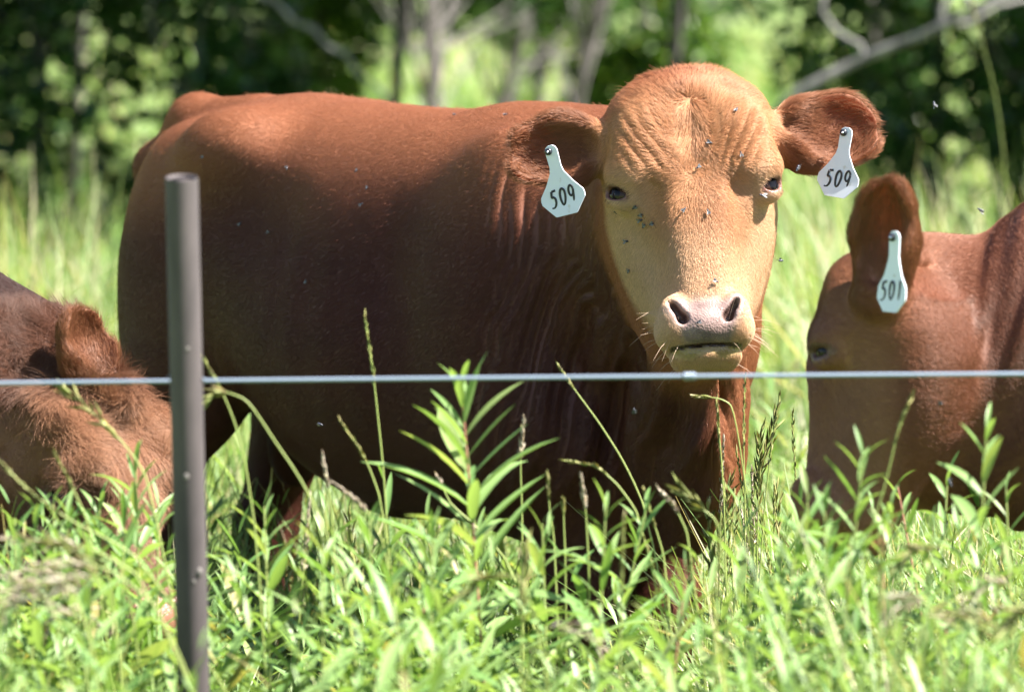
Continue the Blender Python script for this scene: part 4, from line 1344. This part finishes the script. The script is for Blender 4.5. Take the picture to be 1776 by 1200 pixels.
# ------------------------------------------------------------------ flowering grass stalks
SEEDM = leaf_material('grass_seed', (.22, .26, .07), (.36, .33, .13), (.42, .36, .20), .35, .6)
DRY = leaf_material('dry_seed', (.34, .26, .20), (.58, .50, .40), (.70, .64, .54), .35, .6)
STALKM, _nt, _b = mat_new('grass_stalk'); _b.inputs['Base Color'].default_value = (.24, .29, .08, 1); _b.inputs['Roughness'].default_value = .5
def spikelets(path, n, L, w, spread, r):
    """small pointed seeds alternating along the upper stalk"""
    path = np.asarray(path); s = np.linspace(0, 1, len(path))
    Vs, Fs = [], []
    for i in range(n):
        t = i / max(1, n - 1)
        p = np.array([np.interp(t, s, path[:, k]) for k in range(3)])
        q = np.array([np.interp(min(1, t + .05), s, path[:, k]) for k in range(3)]) - np.array([np.interp(max(0, t - .05), s, path[:, k]) for k in range(3)])
        q /= np.linalg.norm(q) + 1e-9
        a = i * 2.6 + r.normal() * .5
        e1 = np.cross(q, [0.3, .9, .1]); e1 /= np.linalg.norm(e1); e2 = np.cross(q, e1)
        side = math.cos(a) * e1 + math.sin(a) * e2
        sp = spread(t) if callable(spread) else spread
        d = q + side * sp; d /= np.linalg.norm(d)
        n2 = np.cross(d, side); n2 /= np.linalg.norm(n2) + 1e-9
        n3 = np.cross(d, n2)
        l = L * r.uniform(.75, 1.2)
        pts = [p, p + d * l * .45 + n2 * w, p + d * l * .45 - n2 * w, p + d * l, p + d * l * .45 + n3 * w, p + d * l * .45 - n3 * w]
        o = len(Vs) * 6
        Vs.append(pts)
        Fs += [(o, o + 1, o + 3, o + 4), (o, o + 4, o + 3, o + 2), (o, o + 2, o + 3, o + 5), (o, o + 5, o + 3, o + 1)]
    return np.array(Vs).reshape(-1, 3), np.array(Fs)

def grass_stalk(pts, Y, kind, label, seed, group, headfrac=.35, cat='grass stalk'):
    """stalk through the given directions (lowest first), reaching the ground"""
    r = np.random.default_rng(seed)
    P = [at(x, y, Y) for x, y in pts]
    d = (P[0] - P[1]) / max(P[1][2] - P[0][2], .05)
    g = P[0] + d * P[0][2] * .35; g[2] = 0; g[1] = Y + r.normal() * .04
    P = [g] + P
    # smooth
    s = np.linspace(0, 1, len(P)); ss = np.linspace(0, 1, 26)
    Pf = np.stack([Tab(s, [p[k] for p in P])(ss) for k in range(3)], 1).astype(float)
    root = empty('grass_stalk', tuple(float(x) for x in g), label, cat, group)
    V, F = tube(Pf, np.linspace(.0016, .0007, len(Pf)), 5, False)
    link('stem', mesh_np('stem', V - g, F), root, STALKM)
    k0 = int(len(Pf) * (1 - headfrac)); H = Pf[k0:]
    if kind == 'rye':      # flat spikelets alternating along the axis
        V, F = spikelets(H, 22, .014, .0016, .22, r); mt = SEEDM
    elif kind == 'plume':  # loose, nodding brome-like head
        V, F = spikelets(H, 15, .028, .0018, lambda t: .55 + .2 * r.normal(), r); V[:, 2] -= 0; mt = DRY
    elif kind == 'pale':
        V, F = spikelets(H, 22, .030, .0026, lambda t: .4 + .15 * r.normal(), r); mt = SEEDM
    else:                  # short branched panicle, brown
        V, F = spikelets(H, 44, .011, .0019, lambda t: .5 * (1.15 - t) + .1 * r.normal(), r); mt = DRY
    me = mesh_np('seed_head', V - g, F)
    c = np.repeat(r.random(len(V) // 6), 6); set_color(me, np.stack([c] * 3, 1))
    link('seed_head', me, root, mt)
    return root
GS = 'flowering grass stalks in the foreground'
ST = [
 ([(668, 860), (655, 720), (646, 640), (633, 552)], 8.0, 'rye', 'tall upright grass spike crossing the wire in front of the belly of the bull', .35),
 ([(655, 850), (630, 790), (592, 733)], 7.9, 'rye', 'grass spike leaning left beside the tall upright spike', .5),
 ([(560, 905), (480, 770), (420, 690), (385, 680), (345, 700)], 7.6, 'pale', 'pale nodding grass head arching against the right side of the fence post', .3),
 ([(440, 900), (415, 760), (385, 680), (352, 622)], 7.7, 'rye', 'thin yellow grass spike leaning against the fence post just above the wire', .3),
 ([(905, 880), (903, 810), (908, 730)], 8.1, 'panicle', 'brown grass panicle in front of the elbow of the bull', .3),
 ([(575, 890), (568, 840), (560, 792)], 7.9, 'panicle', 'brown grass panicle below the belly of the bull at the left', .4),
 ([(660, 930), (630, 880), (585, 842)], 7.7, 'panicle', 'short brown panicle leaning left under the belly of the bull', .4),
 ([(1100, 880), (1060, 830), (1030, 808), (985, 800)], 8.0, 'rye', 'curved yellow grass head bending left over the foreleg of the bull', .5),
 ([(1020, 960), (1015, 880), (1008, 828)], 7.9, 'panicle', 'brown panicle rising between the leafy weeds at the foreleg of the bull', .35),
 ([(1110, 860), (1050, 750), (1000, 680), (972, 640)], 8.3, 'rye', 'very thin dark grass stalk leaning left across the shoulder of the bull', .25),
 ([(1190, 920), (1170, 880), (1145, 850)], 7.9, 'panicle', 'purplish panicle below the brisket of the bull', .5),
 ([(1240, 900), (1215, 880), (1180, 850)], 7.8, 'pale', 'pale grass head leaning left below the brisket of the bull', .5),
 ([(1150, 960), (1135, 910), (1118, 855)], 8.0, 'rye', 'green grass spike in front of the forelegs of the bull', .4),
 ([(1300, 900), (1265, 700), (1240, 690), (1213, 688)], 8.5, 'rye', 'thin bent grass stalk across the brisket of the bull under the chin', .25),
 ([(1292, 900), (1290, 760), (1292, 655)], 8.6, 'rye', 'thin grass spike along the right edge of the chest of the bull', .4),
 ([(1255, 860), (1248, 760), (1243, 700)], 8.6, 'rye', 'thin grass spike in front of the brisket of the bull', .35),
 ([(1320, 960), (1335, 800), (1352, 690)], 8.7, 'rye', 'yellow grass spike in the gap right of the bull', .35),
 ([(1390, 960), (1380, 840), (1375, 720)], 8.8, 'rye', 'tall grass spike in front of the muzzle of the cow with tag 501', .35),
 ([(1500, 960), (1535, 840), (1560, 740), (1580, 688)], 7.5, 'rye', 'green grass spike leaning right in front of the neck of the cow with tag 501', .35),
 ([(230, 960), (120, 900), (50, 850), (0, 800)], 7.4, 'rye', 'long pale grass stalk leaning left in front of the calf', .5),
 ([(250, 820), (215, 770), (160, 715), (120, 680)], 7.7, 'pale', 'pale grass head lying across the forehead of the calf', .5),
 ([(150, 900), (125, 845), (97, 790)], 7.6, 'rye', 'thin grass spike in front of the cheek of the calf', .4),
 ([(230, 990), (150, 950), (90, 940), (20, 935)], 7.2, 'plume', 'drooping brown grass plume at the lower left', .5),
 ([(260, 1040), (180, 985), (130, 975), (60, 985)], 7.1, 'plume', 'grey brown grass plume hanging at the lower left below the calf', .5),
 ([(1760, 1150), (1730, 1090), (1690, 1060), (1640, 1070)], 7.0, 'plume', 'pale grass plume at the lower right corner', .5),
 ([(1790, 1060), (1760, 1020), (1720, 1010), (1680, 1040)], 7.1, 'plume', 'second pale grass plume at the lower right edge, above the corner one', .5),
 ([(960, 930), (953, 880), (950, 830)], 8.0, 'rye', 'straight green grass stem left of the foreleg of the bull', .3),
 ([(980, 960), (978, 910), (977, 875)], 8.0, 'rye', 'short straight stem in front of the foreleg of the bull', .2),
 ([(870, 960), (780, 870), (770, 850), (760, 830)], 8.0, 'panicle', 'brown panicle behind the leaves of the tall red stemmed weed', .25),
 ([(1385, 240), (1365, 130), (1330, 60), (1285, -5)], 14.5, 'rye', 'pale green stalk leaning left above the right ear of the bull, out of focus', .2),
 ([(1740, 260), (1725, 160), (1705, 80), (1685, 0)], 14.0, 'rye', 'pale tall stalk against the dark bushes at the right edge', .2),
]
for i, (pts, Y, kd, lb, hf) in enumerate(ST):
    grass_stalk(pts, Y, kd, lb, 700 + i, GS, hf)
rs = np.random.default_rng(83)
for i in range(22):
    left = i % 3 != 0
    x = rs.uniform(-20, 300) if left else rs.uniform(1500, 1790)
    if i % 7 == 6: x = rs.uniform(400, 1300)
    if 180 < x < 500: x = rs.uniform(-20, 170)
    y = rs.uniform(930, 1080); Y = rs.uniform(6.7, 7.7); dx = rs.uniform(60, 130) * (-1 if rs.random() < .7 else 1)
    grass_stalk([(x - dx, y + 210), (x - dx * .8, y + 90), (x - dx * .45, y + 10), (x, y + 12), (x + dx * .35, y + 40)], Y, rs.choice(['plume', 'pale', 'plume']),
                'nodding pale grass plume in the foreground ' + ('at the lower left' if x < 320 else 'at the lower right' if x > 1450 else 'below the bull'), 830 + i, GS, .42)
for i in range(34):
    x = rs.uniform(1210, 1420) if i < 20 else rs.uniform(0, 1776)
    y = rs.uniform(720, 900) if i < 20 else rs.uniform(860, 980)
    Y = rs.uniform(8.4, 9.6) if i < 20 else rs.uniform(7.0, 8.3)
    dx = rs.normal() * 25
    grass_stalk([(x - dx * 1.2, y + 230), (x - dx * .6, y + 110), (x, y)], Y, rs.choice(['rye', 'rye', 'panicle', 'pale']),
                'slender grass stalk in the gap between the bull and the right hand cow' if i < 20 else 'slender flowering grass stalk among the weeds ' + ('left of the post' if x < 290 else 'under the bull' if x < 1250 else 'below the right hand cow'), 760 + i, GS, .4)
# distances of the three tags, just in front of the ears they hang in
TAGY_L, TAGY_R, TAGY_5 = 8.955, 9.0, 7.985
# ------------------------------------------------------------------ fence post and wire
def fence():
    m, nt, b = mat_new('weathered_pipe')
    tc = N(nt, 'ShaderNodeTexCoord')
    n = N(nt, 'ShaderNodeTexNoise'); n.inputs['Scale'].default_value = 30; n.inputs['Detail'].default_value = 8
    mp = N(nt, 'ShaderNodeMapping'); mp.inputs['Scale'].default_value = (1, 1, .25); nt.links.new(tc.outputs['Object'], mp.inputs[0]); nt.links.new(mp.outputs[0], n.inputs[0])
    rp = N(nt, 'ShaderNodeValToRGB'); rp.color_ramp.elements[0].color = (.042, .035, .037, 1); rp.color_ramp.elements[1].color = (.080, .066, .068, 1)
    rp.color_ramp.elements[0].position = .3; rp.color_ramp.elements[1].position = .75
    nt.links.new(n.outputs[0], rp.inputs[0]); nt.links.new(rp.outputs[0], b.inputs['Base Color'])
    b.inputs['Roughness'].default_value = .68; b.inputs['Specular IOR Level'].default_value = .3
    T = at(315, 308, 7.28); B = at(338.5, 1200, 7.42)
    d = (T - B) / (T[2] - B[2]); g = T - d * T[2]; g[2] = -.2; 
    rad = .0212
    root = empty('fence_post', (float(g[0]), float(g[1]), 0), 'grey brown round metal fence post before the hindquarters of the bull', 'fence post')
    o = np.array(root.location)
    # pipe with an open rim
    zs = [g, T - d * .004, T]
    V, F = tube([g, g + (T - g) * .5, T - d * .003, T], [rad, rad, rad, rad * .96], 28, False)
    ax = (T - g) / np.linalg.norm(T - g)
    Vi, Fi = tube([T, T - ax * .001, T - ax * .005], [rad * .96, rad * .84, rad * .82], 28, False)
    Vc, Fc = tube([T - ax * .005, T - ax * .0055], [rad * .82, rad * .01], 28, True)
    V, F = join_vf([(V, F), (Vi, Fi), (Vc, Fc)])
    link('pipe', mesh_np('pipe', V - o, F), root, m)
    ms, nt, b = mat_new('pale_spatter'); b.inputs['Base Color'].default_value = (.12, .105, .10, 1); b.inputs['Roughness'].default_value = .6
    spots = [(325, 605), (321, 830), (341, 1000), (332, 1017)]
    bm = bmesh.new(); bmesh.ops.create_icosphere(bm, subdivisions=2, radius=1.0)
    for f in bm.faces: f.smooth = True
    sm = bpy.data.meshes.new('rust_bump'); bm.to_mesh(sm); bm.free(); sm.materials.append(ms)
    for i, (x, y) in enumerate(spots):
        z = at(x, y, 7.3)[2]; c = g + (T - g) * ((z - g[2]) / (T[2] - g[2]))
        off = (at(x, y, 7.3)[0] - c[0]); off = max(-.018, min(.018, off))
        p = c + np.array([off, -math.sqrt(rad ** 2 - off ** 2), 0])
        q = link('rust_bump', sm, root); q.location = p - o
        s = .0026 + .0011 * ((i * 7) % 3); q.scale = (s, s * .6, s * 1.3)
    # wire
    mw, nt, b = mat_new('galvanised_wire'); b.inputs['Base Color'].default_value = (.24, .29, .37, 1); b.inputs['Metallic'].default_value = .5; b.inputs['Roughness'].default_value = .42
    Yw = 7.392
    xs = np.linspace(-900, 2700, 40)
    P = [at(x, 663 - (x / 1776) * 16 + .0000018 * (x - 888) ** 2, Yw) for x in xs]
    V, F = tube(P, .0028, 8, False)
    wr = empty('fence_wire', tuple(float(v) for v in P[12]), 'single smooth grey fence wire stretched across the picture in front of the cattle', 'wire')
    o2 = np.array(wr.location)
    link('strand', mesh_np('strand', V - o2, F), wr, mw)
    # small twisted splice and the tie at the post
    t = np.linspace(0, 1, 40); c0 = at(1186, 652.4, Yw); c1 = at(1206, 652.2, Yw)
    hel = c0[None] + (c1 - c0)[None] * t[:, None] + .0042 * np.stack([0 * t, np.cos(t * 44), np.sin(t * 44)], 1)
    V, F = tube(hel, .0014, 6, False)
    link('splice', mesh_np('splice', V - o2, F), wr, mw)
    c = at(323, 660, 7.3); cz = g + (T - g) * ((c[2] - g[2]) / (T[2] - g[2]))
    t = np.linspace(-.3, math.pi + .3, 30)
    ring = np.stack([cz[0] + (rad + .0016) * np.cos(t), cz[1] + (rad + .0016) * np.sin(t), cz[2] + .003 * np.sin(t * .5)], 1)
    V, F = tube(ring, .0013, 6, False)
    link('tie', mesh_np('tie', V - o, F), root, mw)
fence()

# ------------------------------------------------------------------ ear tags
def tag_plastic():
    m, nt, b = mat_new('white_tag_plastic')
    tc = N(nt, 'ShaderNodeTexCoord'); n = N(nt, 'ShaderNodeTexNoise'); n.inputs['Scale'].default_value = 45; n.inputs['Detail'].default_value = 6
    nt.links.new(tc.outputs['Object'], n.inputs[0])
    rp = N(nt, 'ShaderNodeValToRGB'); rp.color_ramp.elements[0].color = (.40, .36, .29, 1); rp.color_ramp.elements[1].color = (.66, .69, .76, 1)
    rp.color_ramp.elements[0].position = .22; rp.color_ramp.elements[1].position = .36
    nt.links.new(n.outputs[0], rp.inputs[0]); nt.links.new(rp.outputs[0], b.inputs['Base Color'])
    b.inputs['Roughness'].default_value = .4
    b.inputs['Subsurface Weight'].default_value = .15; b.inputs['Subsurface Radius'].default_value = (.004, .004, .004)
    return m
TAGM = tag_plastic()
INK, _nt, _b = mat_new('black_marker'); _b.inputs['Base Color'].default_value = (.012, .012, .016, 1); _b.inputs['Roughness'].default_value = .5
STUDM, _nt, _b = mat_new('black_stud'); _b.inputs['Base Color'].default_value = (.02, .022, .028, 1); _b.inputs['Roughness'].default_value = .3
PINM, _nt, _b = mat_new('steel_pin'); _b.inputs['Base Color'].default_value = (.55, .62, .75, 1); _b.inputs['Metallic'].default_value = 1; _b.inputs['Roughness'].default_value = .3
DIG = {
 '5': [[(.78, .02), (.28, .06)], [(.28, .06), (.20, .40), (.45, .36), (.68, .48), (.72, .70), (.55, .92), (.28, 1.0), (.08, .96)]],
 '0': [[(.5 + .33 * math.cos(a) + .04 * math.sin(2 * a), .5 - .46 * math.sin(a)) for a in np.linspace(1.2, 1.2 + 2 * math.pi, 18)]],
 '9': [[(.46 + .30 * math.cos(a), .30 - .29 * math.sin(a)) for a in np.linspace(.3, .3 + 2 * math.pi * .98, 16)] + [(.76, .22), (.74, .6), (.66, 1.02)]],
 '1': [[(.50, .0), (.52, .5), (.50, 1.02)]],
}
def ear_tag(name_txt, hole, bottom, Y, width, yaw, label, group, tilt_extra=0.0, pitch=0.0):
    Hp, Bp = at(*hole, Y), at(*bottom, Y)
    Ltot = np.linalg.norm(Bp - Hp) + .008
    down = (Bp - Hp) / np.linalg.norm(Bp - Hp)
    right = np.array([math.cos(yaw), math.sin(yaw), 0]); right -= down * (right @ down); right /= np.linalg.norm(right)
    nrm = np.cross(right, down); nrm = nrm if nrm[1] < 0 else -nrm
    k = Ltot
    w = width / 2
    nk = .0106
    top = -.008
    neck = Ltot * .42
    # outline (x, y down from the hole), right half then mirrored
    half = [(0.004, top - .001), (nk * .8, top + .002), (nk, top + .008), (nk * .95, neck * .55), (nk * 1.15, neck - .012), (w * .62, neck + .006), (w * .97, neck + .022), (w, Ltot - .008 - w * .75), (w * .98, Ltot - .008 - w * .6), (w * .50, Ltot - .009), (w * .46, Ltot - .008)]
    poly = half + [(-x, y) for x, y in reversed(half)]
    bend = lambda x, y: .03 * (y / Ltot) ** 2 * .25 - .6 * x * x
    to3 = lambda x, y, z: Hp + right * x + down * y + nrm * (z + bend(x, y))
    root = empty('ear_tag', tuple(float(v) for v in Hp), label, 'ear tag', group)
    th = .0011
    bm = bmesh.new()
    fr = [bm.verts.new(to3(x, y, th) - Hp) for x, y in poly]
    bk = [bm.verts.new(to3(x, y, -th) - Hp) for x, y in poly]
    n = len(poly); hn = len(half)
    for i in range(hn - 1):
        j = n - 1 - i
        bm.faces.new([fr[i], fr[i + 1], fr[j - 1], fr[j]]); bm.faces.new([bk[j], bk[j - 1], bk[i + 1], bk[i]])
    for i in range(n):
        j = (i + 1) % n
        bm.faces.new([fr[i], bk[i], bk[j], fr[j]])
    bmesh.ops.recalc_face_normals(bm, faces=bm.faces)
    bmesh.ops.bevel(bm, geom=[e for e in bm.edges if len(e.link_faces) == 2 and e.calc_face_angle(0) > .9], offset=.0004, segments=2, affect='EDGES')
    me = bpy.data.meshes.new('plate'); bm.to_mesh(me); bm.free()
    link('plate', me, root, TAGM)
    # handwritten number: flat marker strokes just proud of the plate
    hh = .0285
    cw = hh * .54
    tot = cw * len(name_txt); y0 = neck + (Ltot - neck) * .22
    parts = []
    for i, ch in enumerate(name_txt):
        ox = -tot / 2 + i * cw
        for st in DIG[ch]:
            st = np.array(st); s = np.arange(len(st)); q = np.linspace(0, len(st) - 1, (len(st) - 1) * 4 + 1)
            xs = np.interp(q, s, st[:, 0]); ys = np.interp(q, s, st[:, 1])
            for _ in range(2):
                xs[1:-1] = (xs[:-2] + 2 * xs[1:-1] + xs[2:]) / 4; ys[1:-1] = (ys[:-2] + 2 * ys[1:-1] + ys[2:]) / 4
            px_ = ox + (xs * .86 + .10 - .16 * (ys - .5)) * cw; py_ = y0 + ys * hh - i * .0012
            path = np.array([to3(a, b_, th + .0002) for a, b_ in zip(px_, py_)]) - Hp
            V, F = tube(path, (.0019), 8, True)
            dd = V @ nrm; base = (np.array([to3(a, b_, th) for a, b_ in zip(px_, py_)]) - Hp) @ nrm
            V = V - nrm * ((dd - base.mean()) * .72)[:, None]
            parts.append((V, F))
    V, F = join_vf(parts)
    link('number', mesh_np('number', V, F), root, INK)
    # stud through the ear
    def lathe(prof, seg=16):
        V, F = [], []
        e1, e2 = right, down
        for a, (r_, z) in enumerate(prof):
            for s in range(seg):
                t = s / seg * 2 * math.pi
                V.append(r_ * math.cos(t) * e1 + r_ * math.sin(t) * e2 + z * nrm)
        for a in range(len(prof) - 1):
            for s in range(seg):
                F.append((a * seg + s, a * seg + (s + 1) % seg, (a + 1) * seg + (s + 1) % seg, (a + 1) * seg + s))
        return np.array(V), np.array(F)
    V, F = lathe([(.0001, .0062), (.0030, .0060), (.0055, .0048), (.0058, .0012), (.0058, -.004), (.003, -.004), (.003, -.010), (.0001, -.011)])
    off = right * (-.0045 * math.cos(yaw)) 
    link('stud', mesh_np('stud', V + off, F), root, STUDM)
    V, F = lathe([(.0001, .0085), (.0016, .0070), (.0022, .0052)])
    link('pin', mesh_np('pin', V + off, F), root, PINM)
    return root
ear_tag('509', (956, 262), (986, 372), TAGY_L, .076, R(-21), 'white 509 tag hanging against the dark shoulder of the bull', 'white numbered ear tags')
ear_tag('509', (1468, 231), (1450, 342), TAGY_R, .072, R(-27), 'white 509 tag hanging against the bright grass, right of the face', 'white numbered ear tags')
ear_tag('501', (1552, 412), (1549, 541), TAGY_5, .058, R(-50), 'white tag marked 501 hanging in front of the upright ear of the grazing animal', 'white numbered ear tags')

# ------------------------------------------------------------------ flies
FLYM, _nt, _b = mat_new('fly_body'); _b.inputs['Base Color'].default_value = (.03, .032, .045, 1); _b.inputs['Roughness'].default_value = .35
WINGM, _nt, _b = mat_new('fly_wing'); _b.inputs['Base Color'].default_value = (.12, .12, .125, 1); _b.inputs['Roughness'].default_value = .6
def fly_meshes():
    bm = bmesh.new()
    for c, s in (((0, 0, 0), (.0019, .0028, .0018)), ((0, -.0032, 0), (.0014, .0012, .0013)), ((0, .0034, -.0002), (.0017, .0030, .0016))):
        g = bmesh.ops.create_icosphere(bm, subdivisions=2, radius=1.0)
        for v in g['verts']: v.co = Vector((v.co.x * s[0] + c[0], v.co.y * s[1] + c[1], v.co.z * s[2] + c[2]))
    for f in bm.faces: f.smooth = True
    b = bpy.data.meshes.new('fly_body'); bm.to_mesh(b); bm.free(); b.materials.append(FLYM)
    wings = []
    for s in (-1, 1):
        pts = [(0, 0, .0014), (s * .0022, .0010, .0022), (s * .0040, .0045, .0026), (s * .0030, .0075, .0026), (s * .0012, .0060, .0020)]
        pts2 = [(x, y, z - .0001) for x, y, z in pts]
        me = bpy.data.meshes.new('wing'); me.from_pydata(pts + pts2, [], [(0, 1, 2, 3, 4), (9, 8, 7, 6, 5)] + [(i, (i + 1) % 5, 5 + (i + 1) % 5, 5 + i) for i in range(5)])
        me.materials.append(WINGM); wings.append(me)
    return b, wings
FB, FW = fly_meshes()
def fly(p, nrm, ang, scale, label, group):
    root = empty('fly', tuple(float(v) for v in p), label, 'fly', group)
    b = link('fly_body', FB, root); 
    for w in FW: link('wing', w, root)
    n = Vector(nrm).normalized()
    q = n.to_track_quat('Z', 'Y')
    from mathutils import Quaternion
    root.rotation_mode = 'QUATERNION'
    root.rotation_quaternion = q @ Quaternion((0, 0, 1), ang)
    root.scale = (scale,) * 3
    return root
BPX = to_px(BV); BDEP = BV[:, 1]
def on_bull(x, y):
    m = (np.abs(BPX[:, 0] - x) < 7) & (np.abs(BPX[:, 1] - y) < 7)
    i = np.nonzero(m)[0]
    i = i[BDEP[i] < BDEP[i].min() + .06]
    i = i[np.argmin(((BPX[i] - (x, y)) ** 2).sum(1))]
    return BV[i], BN_[i]
FACE_L = [(1068, 364), (1099, 358), (1112, 372), (1113, 381), (1131, 389), (1118, 392), (1090, 418), (1092, 470)]
FACE = [(1187, 362), (1226, 366), (1242, 489), (1212, 560), (1210, 293), (1277, 193), (1284, 268), (1234, 250)]
BODY = [(352, 272), (500, 295), (618, 300), (630, 357), (418, 390), (470, 405), (640, 330), (535, 490), (790, 204), (878, 204)]
rf = np.random.default_rng(91)
for i, (x, y) in enumerate(FACE_L):
    p, n = on_bull(x, y); fly(p + n * .0035, n, rf.uniform(0, 6), .95, 'dark fly crawling below the eye at the left side of the face of the bull', 'flies below the eye of the bull')
FL = ['left fly of the pair on the bridge of the nose of the bull', 'right fly of the pair on the bridge of the nose of the bull', 'fly just above the nostrils of the bull', 'fly on the bare nose pad of the bull', 'fly in the middle of the forehead of the bull between the eyes', 'fly high on the forehead of the bull at the right', 'fly on the wrinkled brow above the right hand eye of the bull', 'fly on the forehead of the bull just above the middle one']
for i, (x, y) in enumerate(FACE):
    p, n = on_bull(x, y); fly(p + n * .005, n, rf.uniform(0, 6), .85, FL[i], 'flies on the face of the bull')
for i, (x, y) in enumerate(BODY):
    p, n = on_bull(x, y); fly(p + n * .005, n, rf.uniform(0, 6), .7, 'small fly resting on the coat of the bull', 'flies on the flank and back of the bull')
for i, (x, y, Y) in enumerate([(1620, 180, 8.6), (1648, 838, 7.9), (1355, 452, 8.7), (1100, 712, 8.4), (1383, 293, 8.6), (1322, 339, 8.7), (1630, 700, 7.8), (1700, 364, 8.4), (556, 736, 8.8)]):
    fly(at(x, y, Y), rf.normal(size=3), rf.uniform(0, 6), 1.1, ['fly in the air against the dark bushes at the right', 'fly in the air before the throat of the tagged right hand cow', 'fly in the air right of the cheek of the bull', 'fly in the air in front of the brisket of the bull', 'fly hovering under the right hand ear of the bull', 'fly at the right hand eye of the bull', 'fly in the air in front of the neck of the cow with tag 501', 'fly in the air above the withers of the cow with tag 501', 'fly in the air in front of the belly of the bull'][i], 'flies in the air')
